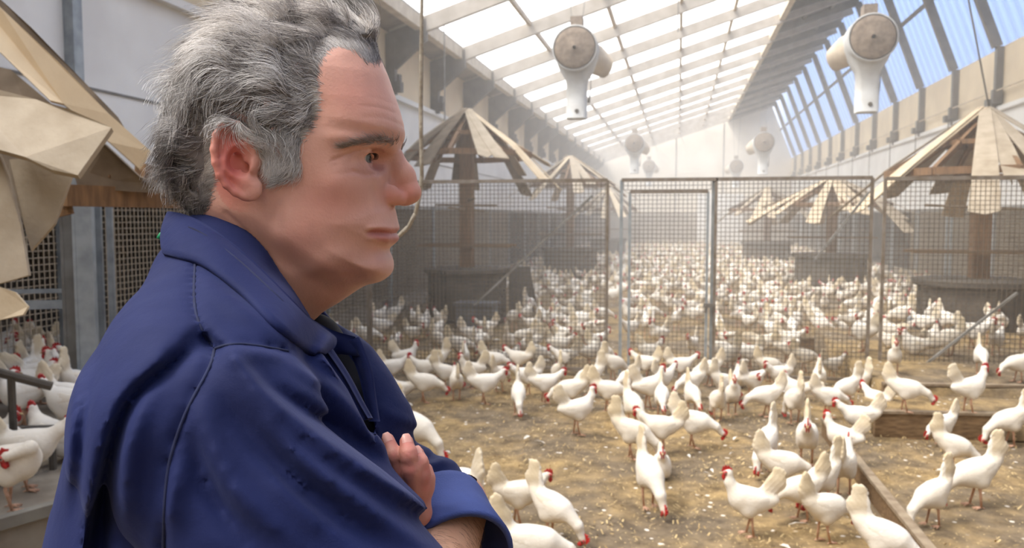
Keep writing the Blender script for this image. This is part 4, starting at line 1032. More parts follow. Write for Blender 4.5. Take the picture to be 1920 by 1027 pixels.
# ------------------------------------------------------------------ the man: frame x right, y ahead, z from camera height
MX, MY = -.195, .72
MAN = empty('person', (MX * CY - MY * SY, MX * SY + MY * CY, 0), YAW)
OFF = (-MX, -MY, CH)
tag(MAN, 'grey-haired person in a navy work coat, arms crossed, gazing right in profile at the left', 'person')
DM = 0.72
def s72(px, py): return L(px, py, DM)[[0, 2]]
def sstep(a, b, x):
    t = np.clip((x - a) / (b - a), 0, 1); return t * t * (3 - 2 * t)
def gauss(d, s): return np.exp(-(d / s) ** 2)
def PX(x, z, D=DM):                                          # back to picture coordinates at one distance (2-D arrays)
    cp, sp = math.cos(PITCH), math.sin(PITCH)
    zc = D * cp + z * sp; return 960 + FPX * x / zc, 513.5 - FPX * (z * cp - D * sp) / zc
from mathutils.bvhtree import BVHTree
# --- head field
g = Grid((-.325, -.112, -.165), (-.070, .112, .172), .0014)
x2, z2 = np.meshgrid(g.X.ravel(), g.Z.ravel(), indexing='ij'); u2, v2 = PX(x2, z2)
prof = [(700, 88), (722, 130), (737, 172), (748, 205), (755, 232), (757, 252), (751, 270), (741, 290), (735, 310), (733, 345), (734, 380), (739, 392), (742, 405), (745, 420), (744, 430), (741, 440), (741, 447), (735, 459), (728, 469),
        (733, 483), (736, 500), (731, 515), (712, 528), (681, 537), (636, 567), (592, 597), (580, 640), (580, 900), (410, 900), (405, 640), (395, 520), (380, 440), (370, 380), (364, 310), (362, 230), (378, 155), (412, 92), (466, 56), (530, 42), (600, 44), (660, 60)]
def smooth_poly(P, n=4):
    P = np.array(P, float); N = len(P); out = []
    for i in range(N):
        a, b, c, d_ = P[i - 1], P[i], P[(i + 1) % N], P[(i + 2) % N]
        for k in range(n):
            t = k / n; out.append(.5 * (2 * b + (c - a) * t + (2 * a - 5 * b + 4 * c - d_) * t * t + (3 * b - a - 3 * c + d_) * t ** 3))
    return np.array(out)
Pm = np.array([s72(*q) for q in smooth_poly(prof)]); d = poly_sd(x2, z2, Pm)
ys = [0, 60, 100, 150, 200, 250, 290, 320, 360, 400, 440, 480, 520, 560, 600, 680, 1000]
ws = [.03, .052, .066, .0735, .0755, .0755, .0740, .0725, .0700, .0680, .0655, .062, .058, .057, .058, .064, .066]
Wm = np.interp(v2, ys, ws)
jl = v2 - np.interp(u2, [430, 520, 600, 660, 720], [400, 425, 478, 522, 545])       # below the jaw line the neck is narrower
Wm = Wm - .010 * sstep(-25, 40, jl) * (1 - sstep(560, 640, v2))
R_ = np.interp(v2, [0, 130, 240, 300, 380, 440, 500, 540, 600, 700], [.075, .075, .066, .066, .060, .056, .050, .06, .06, .06])
tt = np.clip(d / R_, -.3, 1); pw = 2.25
W = np.where(tt > 0, Wm * np.clip(1 - (1 - np.clip(tt, 0, 1)) ** pw, 0, 1) ** (1 / pw), 0)
W2 = np.where(tt > 0, W * W, -(.004) * np.clip(-d, 0, .05) * 25)
# face planes seen from the side (depths in metres, added to half width)
def bump(cx, cy, sx, sy, a, ang=0.0, D=.655):
    c = L(cx, cy, D); ca, sa = math.cos(ang), math.sin(ang); kx, ky = D / FPX * sx, D / FPX * sy
    dx, dz = x2 - c[0], -(z2 - c[2]); X_ = (dx * ca + dz * sa) / kx; Y_ = (-dx * sa + dz * ca) / ky
    return a * np.exp(-X_ * X_ - Y_ * Y_)
B = (bump(640, 345, 42, 32, .0050) + bump(600, 300, 50, 40, .0015) + bump(668, 262, 48, 13, .0040, .08)         # cheek bone, outer brow
     - bump(680, 296, 30, 16, .0030) - bump(582, 215, 38, 38, .0035) + bump(560, 430, 45, 45, .0030)
     + bump(640, 400, 34, 40, .0016) - bump(692, 404, 8, 26, .0010, .42) - bump(700, 440, 12, 12, .002)
     + bump(712, 500, 22, 20, .003) - bump(705, 462, 14, 9, .002) + bump(600, 500, 60, 22, .0028, -.45)
     - bump(662, 322, 26, 4.5, .0008, -.15) - bump(520, 400, 16, 40, .0025, .3))
W2 = np.where(W2 > 0, (np.sqrt(np.maximum(W2, 0)) + B * np.clip(W / .03, 0, 1)) ** 2, W2)
Yc = g.Y - DM + 0
g.Y = g.Y - 0                                                # y axis here is measured from the middle plane of the head
F = g.Y ** 2 - W2[:, None, :].astype(np.float32)
gx_, gy_, gz_ = np.gradient(F, g.h); F = F / (np.sqrt(gx_ ** 2 + gy_ ** 2 + gz_ ** 2) + .012); del gx_, gy_, gz_
F = F.astype(np.float32)
def HP(px, py, y): q = L(px, py, DM + y); return (q[0], y, q[2])     # a point seen at (px,py), y from the middle plane
# nose
def nose_t(px, py): q = s72(px, py); return (q[0], 0, q[1])
F = smin(F, g.cap(nose_t(736, 290), nose_t(757, 330), .0085, .0095), .008)
F = smin(F, g.cap(nose_t(757, 330), nose_t(767, 358), .0095, .0098), .006)
F = smin(F, g.ell(nose_t(768, 363), (.0090, .0100, .0082)), .006)
F = smin(F, g.cap(nose_t(735, 350), nose_t(755, 370), .010, .007), .006)
for s_ in (-1, 1):
    c = HP(726, 364, -.0175); F = smin(F, g.ell((c[0], s_ * .0165, c[2]), (.0115, .0062, .0092)), .0035)
    c = HP(744, 372, -.012); F = smin(F, g.ell((c[0], s_ * .0105, c[2]), (.0085, .006, .0065)), .0035)
    c = HP(746, 387, -.010); F = smax(F, -g.ell((c[0], s_ * .0085, c[2] - .001), (.0058, .0036, .0042)), .0015)
    c = HP(707, 366, -.024); F = F + .0012 * np.exp(-((g.X - c[0]) / .0022) ** 2 - ((g.Z - c[2]) / .008) ** 2) * (s_ * g.Y > .012)
# eye sockets, lids and the opening between them
EC = HP(669, 297, -.031); ER = .0122
for s_ in (-1, 1):
    F = smax(F, -g.ell((EC[0] + .020, s_ * .029, EC[2] - .001), (.0135, .0165, .0085)), .008)
    F = smin(F, g.ell((EC[0] + .0002, s_ * .031, EC[2] + .0005), (.0142, .0150, .0132)), .0035)
    F = smin(F, g.cap((EC[0] + .024, s_ * .012, EC[2] + .014), (EC[0] + .008, s_ * .046, EC[2] + .0145), .0052, .0045), .006)
    # opening: a lens seen along the gaze
    th = math.radians(22) * s_; zz = g.Z - EC[2]; lat = (g.Y - s_ * .031) * math.cos(th) - (g.X - EC[0]) * math.sin(th)
    fr = (g.X - EC[0]) * math.cos(th) + (g.Y - s_ * .031) * math.sin(th)
    lt_ = lat * (1 if s_ > 0 else 1) - s_ * .0012; top = .0038 - (lt_ / .0128) ** 2 * .0048; bot = -.0040 + (lt_ / .0128) ** 2 * .0030
    op = np.maximum(np.maximum(zz - top, bot - zz), np.maximum(.004 - fr, np.maximum(s_ * lat - .0118, -s_ * lat - .0088)))
    F = smax(F, -op, .0009)
    rr = np.sqrt((g.X - EC[0]) ** 2 + (g.Y - s_ * .031) ** 2 + zz ** 2)
    F = F + .0011 * np.exp(-((zz - top - .0052) / .0011) ** 2) * (rr < .021) * (np.abs(lat) < .0155) * (fr > 0)
# lips
ml = [(750, 436), (738, 436.5), (722, 434), (706, 434), (693, 436.5)]
mz = np.interp(g.X.ravel(), *zip(*sorted([(HP(a, b, -.0 - (750 - a) * .0005)[0], HP(a, b, -(750 - a) * .0005)[2]) for a, b in ml])))[:, None, None]
xm = HP(693, 440, -.0275)[0]; msk_ = sstep(xm - .002, xm + .004, g.X)
xf = HP(735, 440, -.008)[0]; tp_ = .35 + .65 * sstep(xm, xf, g.X)
F = F - .0013 * msk_ * np.exp(-((g.Z - mz - .0036) / (.0030 * tp_)) ** 2) - .0022 * msk_ * tp_ * np.exp(-((g.Z - mz + .0056) / (.0048 * tp_)) ** 2) * 1.25 + .0019 * msk_ * np.exp(-((g.Z - mz) / .0013) ** 2)
# neck crease and forehead lines
def seam(pts, depth, w, F, y=-.05):
    P = [HP(a, b, y) for a, b in pts]; Dm = None
    for a, b in zip(P[:-1], P[1:]):
        a = np.array(a); b = np.array(b); dd_ = b - a
        t_ = np.clip(((x2 - a[0]) * dd_[0] + (z2 - a[2]) * dd_[2]) / (dd_[0] ** 2 + dd_[2] ** 2), 0, 1)
        q = np.hypot(x2 - a[0] - t_ * dd_[0], z2 - a[2] - t_ * dd_[2]); Dm = q if Dm is None else np.minimum(Dm, q)
    return F + (depth * np.exp(-(Dm / w) ** 2))[:, None, :].astype(np.float32)
F = seam([(437, 400), (458, 422), (478, 456), (500, 492)], .0012, .0022, F, -.052)
F = seam([(600, 598), (640, 575), (690, 556), (720, 545)], .0012, .003, F, -.02)
for pts, dp in (([(690, 208), (715, 206), (742, 211)], .0003), ([(694, 228), (722, 224), (750, 232)], .0003), ([(700, 188), (735, 192)], .0002), ([(745, 262), (742, 275)], .001)): F = seam(pts, dp, .0014, F, -.03)
F = seam([(646, 300), (632, 306)], .0006, .0012, F, -.05); F = seam([(648, 305), (636, 314)], .0005, .0012, F, -.05)
F = seam([(636, 303), (650, 297), (668, 287), (690, 280), (708, 278)], .0014, .0011, F, -.045)
F = seam([(672, 324), (690, 331), (706, 326)], .0008, .0016, F, -.035)
# ear (near side and its mirror)
def EP(px, py, o): q = L(px, py, DM - .078 - o); return np.array([q[0], -(.078 + o), q[2]])
def ear_out(px): return .014 * np.clip((470 - px) / 70, 0, 1) + .001
rim = [(466, 262), (458, 244), (445, 233), (430, 229), (415, 236), (405, 253), (401, 280), (404, 305), (412, 328), (424, 347), (440, 361), (456, 369)]
rimP = [EP(a, b, ear_out(a)) for a, b in rim]
anti = [(456, 262), (446, 272), (434, 284), (423, 302), (424, 316), (436, 326), (450, 334)]
antiP = [EP(a, b, ear_out(a) - .001) for a, b in anti]
both = None
Ym = -np.abs(g.Y)
class GY:                                                    # same grid folded on the middle plane
    pass
gf = Grid.__new__(Grid); gf.X, gf.Y, gf.Z, gf.h, gf.lo, gf.n = g.X, Ym, g.Z, g.h, g.lo, g.n
sx = slice(0, int((-.185 + .325) / g.h)); sub = Grid.__new__(Grid); sub.X, sub.Y, sub.Z = g.X[sx], Ym, g.Z
E = None
for a, b in zip(rimP[:-1], rimP[1:]):
    q = sub.cap(a, b, .0027, .0027); E = q if E is None else smin(E, q, .002)
# ear plate
up_, vp_ = PX(x2[sx], z2[sx], DM - .085)
out = [(468, 262), (458, 244), (445, 233), (430, 229), (415, 236), (405, 253), (401, 280), (404, 305), (412, 328), (424, 347), (440, 362), (456, 371), (474, 372), (484, 362), (485, 345), (476, 330), (474, 300), (470, 280)]
pd = poly_sd(up_, vp_, out) * (.64 / FPX)
yo = -(.0775 + .014 * np.clip((470 - up_) / 70, 0, 1)) + .0015
plate = np.maximum(np.abs(sub.Y - yo[:, None, :]) - .0024, -pd[:, None, :])
E = smin(E, plate.astype(np.float32), .0025)
for a, b in zip(antiP[:-1], antiP[1:]): E = smin(E, sub.cap(a, b, .0030, .0030), .0035)
E = smin(E, sub.ell(EP(467, 355, .001), (.0085, .0045, .0095)), .004)        # lobe
E = smin(E, sub.ell(EP(455, 340, .003), (.007, .004, .006)), .004)
E = smin(E, sub.ell(EP(473, 311, .0015), (.0040, .0055, .0066)), .003)        # tragus
E = smin(E, sub.cap(EP(466, 262, .0), EP(478, 300, -.004), .006), .006)
Fs = smin(F[sx], E, .003)
cc = EP(448, 300, .009); Fs = smax(Fs, -sub.ell((cc[0], cc[1], cc[2]), (.0088, .0078, .0115)), .004)    # bowl
cc = EP(462, 315, .0); Fs = smax(Fs, -sub.ell((cc[0], cc[1], cc[2]), (.0030, .0080, .0040)), .002)
Fs = smin(Fs, sub.cap(EP(472, 270, -.002), EP(446, 283, -.003), .0030, .0024), .004)
cc = EP(417, 275, .018); Fs = smax(Fs, -sub.ell((cc[0] + .003, cc[1], cc[2]), (.0032, .008, .0125)), .0018)
cc = EP(446, 256, .010); Fs = smax(Fs, -sub.ell((cc[0], cc[1], cc[2]), (.0070, .0065, .0050)), .002)
F[sx] = Fs
V, Q = g.net(F)
V[:, 1] += DM
Vh = V.copy(); head_q = Q.copy()
# colours of the skin
def hp_px(V): 
    cp, sp = math.cos(PITCH), math.sin(PITCH); zc = V[:, 1] * cp + V[:, 2] * sp
    return 960 + FPX * V[:, 0] / zc, 513.5 - FPX * (V[:, 2] * cp - V[:, 1] * sp) / zc
Vm = V.copy(); Vm[:, 1] = DM - np.abs(V[:, 1] - DM); u_, v_ = hp_px(Vm)
base = np.tile(np.array(srgb(206, 157, 141)[:3]), (len(V), 1))
def blend(m, c): global base; m = np.clip(m, 0, 1)[:, None]; base = base * (1 - m) + np.array(srgb(*c)[:3]) * m
G2 = lambda cx, cy, sx, sy: np.exp(-((u_ - cx) / sx) ** 2 - ((v_ - cy) / sy) ** 2)
blend(.50 * G2(620, 370, 60, 45), (206, 136, 124)); blend(.35 * G2(570, 440, 50, 40), (200, 132, 120)); blend(.6 * G2(765, 362, 26, 26), (200, 122, 110)); blend(.4 * G2(728, 364, 16, 16), (196, 118, 106))
blend(.45 * G2(660, 180, 60, 50), (208, 142, 128)); blend(.45 * G2(690, 322, 32, 12), (160, 112, 112)); blend(.35 * G2(600, 560, 60, 40), (178, 128, 106))
blend(.8 * (G2(430, 300, 40, 90)) * (u_ < 486) * (V[:, 1] < DM - .068), (208, 106, 98)); blend(.4 * G2(680, 500, 60, 30), (184, 136, 122)); blend(.4 * G2(440, 300, 14, 40) * (V[:, 1] < DM - .074), (190, 84, 78))
mzv = np.interp(Vm[:, 0], g.X.ravel(), mz.ravel()); dl = Vm[:, 2] - mzv
tv = .3 + .7 * sstep(xm, xf, Vm[:, 0])
blend(.70 * sstep(xm - .001, xm + .004, Vm[:, 0]) * (np.exp(-((dl - .0020 * tv) / (.0026 * tv)) ** 4) + np.exp(-((dl + .0048 * tv) / (.0052 * tv)) ** 4)) * (Vm[:, 0] > xm - .002), (172, 98, 92))
nz = vnoise(V * 160, 2) * .5 + vnoise(V * 60, 3) * .5; base *= (0.93 + .14 * nz)[:, None]
M_skin, nt, p = node_mat('skin')
at = nt.nodes.new('ShaderNodeAttribute'); at.attribute_name = 'tone'; nt.links.new(at.outputs['Color'], p.inputs['Base Color'])
p.inputs['Roughness'].default_value = .52; p.inputs['Subsurface Weight'].default_value = .12; p.inputs['Subsurface Scale'].default_value = .006; p.inputs['Subsurface Radius'].default_value = (1, .35, .2)
p.inputs['Specular IOR Level'].default_value = .35
tcn = nt.nodes.new('ShaderNodeTexCoord'); n2 = nt.nodes.new('ShaderNodeTexNoise'); n2.inputs['Scale'].default_value = 420; n2.inputs['Detail'].default_value = 3
b = nt.nodes.new('ShaderNodeBump'); b.inputs['Strength'].default_value = .22; b.inputs['Distance'].default_value = .0012
nt.links.new(tcn.outputs['Object'], n2.inputs[0]); nt.links.new(n2.outputs[0], b.inputs['Height']); nt.links.new(b.outputs[0], p.inputs['Normal'])
head = np_mesh('head', V, Q, M_skin, MAN); head.location = OFF; set_color(head, 'tone', base)
# eyes
M_eyew, nt, p = node_mat('eyeball')
at = nt.nodes.new('ShaderNodeAttribute'); at.attribute_name = 'tone'; nt.links.new(at.outputs['Color'], p.inputs['Base Color']); p.inputs['Roughness'].default_value = .12
for s_ in (-1, 1):
    vs = []; fs = []; n1, n2_ = 24, 28; cols = []
    gz = math.radians(8 * s_ if s_ < 0 else 4)
    ax = np.array([math.cos(.26), -math.sin(.26), -.05]); ax /= np.linalg.norm(ax); a1 = np.cross(ax, [0, 0, 1]); a1 /= np.linalg.norm(a1); a2 = np.cross(a1, ax)
    for i in range(n1 + 1):
        ph = math.pi * i / n1
        for j in range(n2_):
            th = 2 * math.pi * j / n2_; rr = ER * (1.04 if ph < .35 else 1)
            vs.append(np.array([EC[0], DM + s_ * .031, EC[2]]) + rr * (ax * math.cos(ph) + (a1 * math.cos(th) + a2 * math.sin(th)) * math.sin(ph)))
            cols.append(srgb(20, 18, 18)[:3] if ph < .17 else srgb(112, 118, 120)[:3] if ph < .42 else srgb(74, 82, 88)[:3] if ph < .50 else srgb(214, 200, 194)[:3])
    fs = [(i * n2_ + j, (i + 1) * n2_ + j, (i + 1) * n2_ + (j + 1) % n2_, i * n2_ + (j + 1) % n2_) for i in range(n1) for j in range(n2_)]
    e = np_mesh('eye', np.array(vs), np.array(fs), M_eyew, head); set_color(e, 'tone', np.array(cols))

# --- hair: a lumpy base and many single strands combed back over it
hl = [(722, 112, .72), (712, 132, .72), (700, 118, .71), (688, 106, .70), (660, 94, .69), (636, 90, .68), (610, 104, .665), (596, 135, .655), (598, 180, .65), (596, 210, .648), (578, 244, .646), (560, 268, .645), (550, 292, .645), (532, 306, .645),
      (514, 298, .645), (499, 276, .645), (482, 254, .645), (458, 234, .645), (430, 224, .645), (407, 236, .645), (396, 262, .645), (393, 300, .645), (396, 340, .645), (389, 376, .65), (376, 404, .66), (200, 420, .66), (140, -240, .66), (820, -240, .7), (800, 60, .72)]
HL = np.array([L(*q)[[0, 2]] for q in hl])
g2 = Grid((-.335, -.118, -.09), (-.080, .118, .200), .0022)
xx, zz_ = np.meshgrid(g2.X.ravel(), g2.Z.ravel(), indexing='ij')
# resample the head field without ears on this grid
uu, vv = PX(xx, zz_)
dH = poly_sd(xx, zz_, Pm); WmH = np.interp(vv, ys, ws); tH = np.clip(dH / np.interp(vv, [0, 130, 240, 300, 380], [.075, .075, .066, .066, .060]), -.3, 1)
WH = np.where(tH > 0, WmH * np.clip(1 - (1 - np.clip(tH, 0, 1)) ** pw, 0, 1) ** (1 / pw), 0); WH2 = np.where(tH > 0, WH * WH, -(.0045) * np.clip(-dH, 0, .05) * 25)
FH = g2.Y ** 2 - WH2[:, None, :]; a_, b_2, c_2 = np.gradient(FH, g2.h); FH = FH / (np.sqrt(a_ ** 2 + b_2 ** 2 + c_2 ** 2) + .012)
ctrl = np.array([(712, 118, .003), (690, 60, .010), (640, 30, .017), (560, 10, .020), (460, 10, .022), (390, 60, .016), (340, 130, .011), (310, 200, .012), (300, 260, .012), (296, 330, .018), (330, 370, .018), (370, 395, .012),
                 (600, 150, .003), (560, 200, .009), (540, 285, .004), (500, 230, .010), (440, 215, .010), (500, 120, .015), (400, 200, .016), (390, 300, .012), (390, 370, .008), (600, 80, .010)])
wgt = 1 / ((uu[..., None] - ctrl[:, 0]) ** 2 + (vv[..., None] - ctrl[:, 1]) ** 2 + 200) ** 1.5
TH = (wgt * ctrl[:, 2]).sum(-1) / wgt.sum(-1) * .62
FLOW = np.array([(705, 110, -.55, .85), (680, 60, -.9, .45), (600, 50, -1, .15), (500, 20, -1, -.1), (400, 50, -.8, -.55), (590, 110, -.75, .6), (580, 160, -.95, .1), (500, 150, -1, -.08), (400, 150, -.85, -.5), (330, 160, -.55, -.8), (570, 225, -.8, -.5), (500, 215, -.95, -.3),
                 (430, 212, -.9, -.4), (545, 280, .25, -1), (512, 262, .35, -.9), (490, 250, .6, -.6), (462, 238, .5, -.5), (385, 250, -.6, -.8), (330, 260, -.75, -.6), (300, 330, -.85, -.35), (370, 350, -.75, -.6), (330, 370, -.95, -.1), (310, 210, -.6, -.8), (450, 90, -.95, -.25)])
def flow(P):
    u_, v_ = hp_px(P); w = 1 / ((u_[:, None] - FLOW[:, 0]) ** 2 + (v_[:, None] - FLOW[:, 1]) ** 2 + 150) ** 1.5
    f = (w[..., None] * FLOW[None, :, 2:]).sum(1) / w.sum(1)[:, None]; f /= np.linalg.norm(f, axis=1)[:, None]
    return np.stack([f[:, 0], 0 * f[:, 0], f[:, 1]], 1)
dm = poly_sd(xx, zz_, HL)
dm = dm - .0045
FHh = FH - TH[:, None, :] * np.clip(dm / .022, 0, 1)[:, None, :] ** .8 + .0012
# locks: ridges along the flow
pts3 = np.stack(np.broadcast_arrays(g2.X, g2.Y + DM, g2.Z), -1).reshape(-1, 3)
nearm = (np.abs(FHh) < .02).ravel(); dsp = np.zeros(len(pts3)); Pn = pts3[nearm].copy(); fl = flow(np.stack([Pn[:, 0], DM - np.abs(Pn[:, 1] - DM), Pn[:, 2]], 1))
perp = np.stack([-fl[:, 2], 0 * fl[:, 0], fl[:, 0]], 1); al = (Pn * fl).sum(1); ac = (Pn * perp).sum(1)
wv_ = vnoise(np.stack([al * 28, ac * 75 + 2.5 * vnoise(Pn * 30, 8), Pn[:, 1] * 40], 1), 6) + .5 * vnoise(np.stack([al * 60, ac * 170, Pn[:, 1] * 80], 1), 7)
dsp[nearm] = (wv_ - .75) * .011; dsp = dsp.reshape(FHh.shape) * np.clip(dm / .02, 0.15, 1)[:, None, :]
FHh = FHh - dsp; FHh = smax(FHh, np.broadcast_to(-dm[:, None, :], FHh.shape), .002)
V, Q = g2.net(FHh.astype(np.float32)); V[:, 1] += DM
HV, HQ = V, Q
M_hairbase = mat('hair_underlayer', (120, 114, 112), (92, 88, 86), 90, .8, lo=.3, hi=.7)
hair_base = np_mesh('hair', V, Q, M_hairbase, MAN); hair_base.location = OFF
fn = np.cross(V[Q[:, 2]] - V[Q[:, 0]], V[Q[:, 3]] - V[Q[:, 1]]); area = np.linalg.norm(fn, axis=1); fn = fn / area[:, None]; fc = V[Q].mean(1)
cen = np.array([-.20, DM, .04]); sg = np.sign(((fc - cen) * fn).sum(1)); 
if np.median(sg) < 0: fn = -fn
rs = np.random.RandomState(4)
wA = area * np.where(fc[:, 1] < DM + .03, 1.0, .45); wA *= 1 + 1.2 * np.exp(-((hp_px(fc)[0] - 350) / 45) ** 2 - ((hp_px(fc)[1] - 270) / 60) ** 2); wA *= ((fc - cen) * fn).sum(1) > -.01
NS = 36000; pick = rs.choice(len(fc), NS, p=wA / wA.sum())
# extra roots along the hairline so its edge is feathered
RP = fc[pick] + (rs.rand(NS, 3) - .5) * .003 - fn[pick] * .002; RN = fn[pick]
def mirror_flow(P): return flow(np.stack([P[:, 0], DM - np.abs(P[:, 1] - DM), P[:, 2]], 1))
# short flat hairs rooted along the hairline feather its edge
hl_i = smooth_poly(HL[:26], 1)[:26]; seg = np.cumsum(np.r_[0, np.hypot(*np.diff(HL[:26], axis=0).T)]); NE = 11000; tt_ = rs.rand(NE) * seg[-1]
ex = np.interp(tt_, seg, HL[:26, 0]); ez = np.interp(tt_, seg, HL[:26, 1]); jx = rs.normal(-.0015, .0022, NE); jz = rs.normal(.0015, .0022, NE)
EPt = []
bvh = BVHTree.FromPolygons([tuple(v) for v in Vh], [tuple(q) for q in head_q.tolist()]); en = []
for a_, c_ in zip(ex + jx, ez + jz):
    sd_ = -1 if rs.rand() < .75 else 1
    h = bvh.ray_cast(Vector((a_, DM + sd_ * .2, c_)), Vector((0, -sd_, 0)))
    if h[0] is not None: EPt.append(h[0]); en.append(h[1] if h[1].y * sd_ > 0 else -h[1])
RP = np.concatenate([RP, np.array(EPt)]); RN = np.concatenate([RN, np.array(en)]); fringe = np.arange(len(RP)) >= NS; NS = len(RP)
NP = 8; Ln = rs.uniform(.022, .044, NS); u_, v_ = hp_px(RP); Ln *= 1 - .45 * sstep(300, 390, v_) * (u_ < 420)
nearedge = poly_sd(RP[:, 0], RP[:, 2], HL); Ln *= np.clip(.45 + nearedge / .03, .45, 1.05)
ph = 6.28 * vnoise(RP * 55, 11) + rs.normal(0, .25, NS); ang = (vnoise(RP * 42, 12) - .5) * 2.0 + (vnoise(RP * 110, 13) - .5) * .9 + rs.normal(0, .09, NS)
lift = .04 + .26 * vnoise(RP * 38, 14) + np.abs(rs.normal(0, .10, NS)); back = np.clip((400 - u_) / 120, 0, 1); lift = lift * (1 + .15 * back)
edge_flat = np.clip(nearedge / .02, .12, 1); lift = lift * edge_flat + .06; Ln = np.where(fringe, Ln * 1.0 + .006, Ln)
pts = [RP]; Pc = RP.copy(); N_ = RN.copy()
for k in range(1, NP):
    s_ = k / (NP - 1); f = mirror_flow(Pc); f = f - N_ * (f * N_).sum(1)[:, None]; f /= np.linalg.norm(f, axis=1)[:, None] + 1e-9
    sd = np.cross(N_, f); a = ang * (.4 + .6 * s_) + 1.0 * np.sin(ph + s_ * 5.2) * (.5 + .5 * back)
    curl = -.75 * lift * s_ * 1.6
    dirv = f * np.cos(a)[:, None] + sd * np.sin(a)[:, None] + N_ * (lift * (1 - s_ * 1.25))[:, None]
    dirv /= np.linalg.norm(dirv, axis=1)[:, None]
    Pc = Pc + dirv * (Ln / (NP - 1))[:, None]
    rel = Pc - cen; rn = rel / np.linalg.norm(rel * [1, 1, 1], axis=1)[:, None]; N_ = N_ * .8 + rn * .2; N_ /= np.linalg.norm(N_, axis=1)[:, None]
    pts.append(Pc)
pts = np.stack(pts, 1)
def strand_mesh(name, pts, r0, cols, m, parent):
    n, k, _ = pts.shape; T = np.gradient(pts, axis=1); T /= np.linalg.norm(T, axis=2)[..., None] + 1e-12
    ref = np.array([.3, .5, .81]); A1 = np.cross(T, ref); A1 /= np.linalg.norm(A1, axis=2)[..., None] + 1e-12; A2 = np.cross(T, A1)
    rr = r0 * np.linspace(1, .35, k)[None, :, None]
    ring = np.stack([pts + rr * (A1 * math.cos(t) + A2 * math.sin(t)) for t in (0, 2.094, 4.189)], 2).reshape(-1, 3)
    idx = np.arange(n * k * 3).reshape(n, k, 3); q = []
    for j in range(3): q.append(np.stack([idx[:, :-1, j], idx[:, :-1, (j + 1) % 3], idx[:, 1:, (j + 1) % 3], idx[:, 1:, j]], -1).reshape(-1, 4))
    o = np_mesh(name, ring, np.concatenate(q), m, parent); set_color(o, 'tone', np.repeat(cols, k * 3, 0)); return o
M_hair, nt, p = node_mat('grey_hair')
at = nt.nodes.new('ShaderNodeAttribute'); at.attribute_name = 'tone'; nt.links.new(at.outputs['Color'], p.inputs['Base Color']); p.inputs['Roughness'].default_value = .42; p.inputs['Specular IOR Level'].default_value = .5
h_ = np.clip(.56 + .9 * (vnoise(RP * 45, 21) - .5) + .5 * (vnoise(RP * 150, 22) - .5) + rs.normal(0, .17, NS), 0, 1)
tmp_w = np.exp(-((u_ - 530) / 70) ** 2 - ((v_ - 250) / 50) ** 2) + .6 * np.exp(-((u_ - 400) / 30) ** 2 - ((v_ - 230) / 40) ** 2); h_ = np.clip(h_ + .28 * tmp_w - .28 * np.clip((v_ - 270) / 100, 0, 1) * (u_ < 400), 0, 1)
dk, md, lt = [np.array(srgb(*c)[:3]) for c in ((78, 74, 74), (160, 155, 154), (236, 233, 232))]
cols = np.where(h_[:, None] < .5, dk + (md - dk) * (h_ * 2)[:, None], md + (lt - md) * (h_ * 2 - 1)[:, None])
warm = np.clip((150 - v_) / 150, 0, 1)[:, None] * .6; cols = cols * (1 - warm) + cols * np.array([1.08, .98, .86]) * warm
strand_mesh('strands', pts, .00019, cols, M_hair, hair_base)
# eyebrows and lashes
rb = np.random.RandomState(9)
def brow():
    n = 430; t_ = rb.rand(n); bx = np.interp(t_, [0, .3, .7, 1], [640, 672, 714, 744]); by = np.interp(t_, [0, .3, .7, 1], [275, 266, 261, 264]) + rb.normal(0, 3.6, n) * np.interp(t_, [0, .3, 1], [.3, .8, 1.1])
    return bx, by, t_
bxs, bys, t_ = brow()
bv = BVHTree.FromPolygons([tuple(v) for v in Vh], [tuple(q) for q in head_q.tolist()])
for sy in (-1, 1):
    st = []; cl = []
    for a_, c_, t1 in zip(bxs, bys, t_):
        hit = bv.ray_cast(Vector((0, 0, 0)), Vector(L(a_, c_, 1.0)).normalized())
        if hit[0] is None or hit[0].y > DM: continue
        h0 = np.array(hit[0]); nn = np.array(hit[1]); nn = nn if nn[1] < 0 else -nn
        if sy > 0: h0[1] = 2 * DM - h0[1]; nn[1] *= -1
        dr = np.array([-.9, sy * .45, .35 + rb.normal(0, .25)]) if t1 < .97 else np.array([-.2, sy * .3, .8]); dr = dr - nn * (dr @ nn); dr /= np.linalg.norm(dr)
        l = rb.uniform(.006, .011); st.append([h0 + dr * l * k + nn * (.0002 + .0018 * math.sin(k * 2.6)) for k in np.linspace(0, 1, 5)])
        w = rb.rand(); cl.append(np.array(srgb(146, 126, 116)[:3]) if w < .65 else np.array(srgb(170, 160, 154)[:3]))
    strand_mesh('eyebrow', np.array(st), .00018, np.array(cl), M_hair, head)
    st = []; cl = []
    for k in range(46):
        lat = -.0125 + .025 * k / 45 ; th = math.radians(22) * sy; fx_ = math.sqrt(max(.0142 ** 2 - lat ** 2 * .8, 1e-6)); zt = .0038 - (lat / .0140) ** 2 * .0050
        o3 = np.array([EC[0] + fx_ * math.cos(th) - lat * math.sin(th), DM + sy * .031 + fx_ * math.sin(th) + lat * math.cos(th), EC[2] + zt]); f3 = np.array([math.cos(th), math.sin(th), 0])
        st.append([o3 + f3 * .0045 * s2 + np.array([0, 0, -.0014 * s2 + .0016 * s2 * s2]) for s2 in np.linspace(0, 1, 5)]); cl.append(np.array(srgb(48, 38, 36)[:3]))
    strand_mesh('eyelashes', np.array(st), .00022, np.array(cl), M_hair, head)
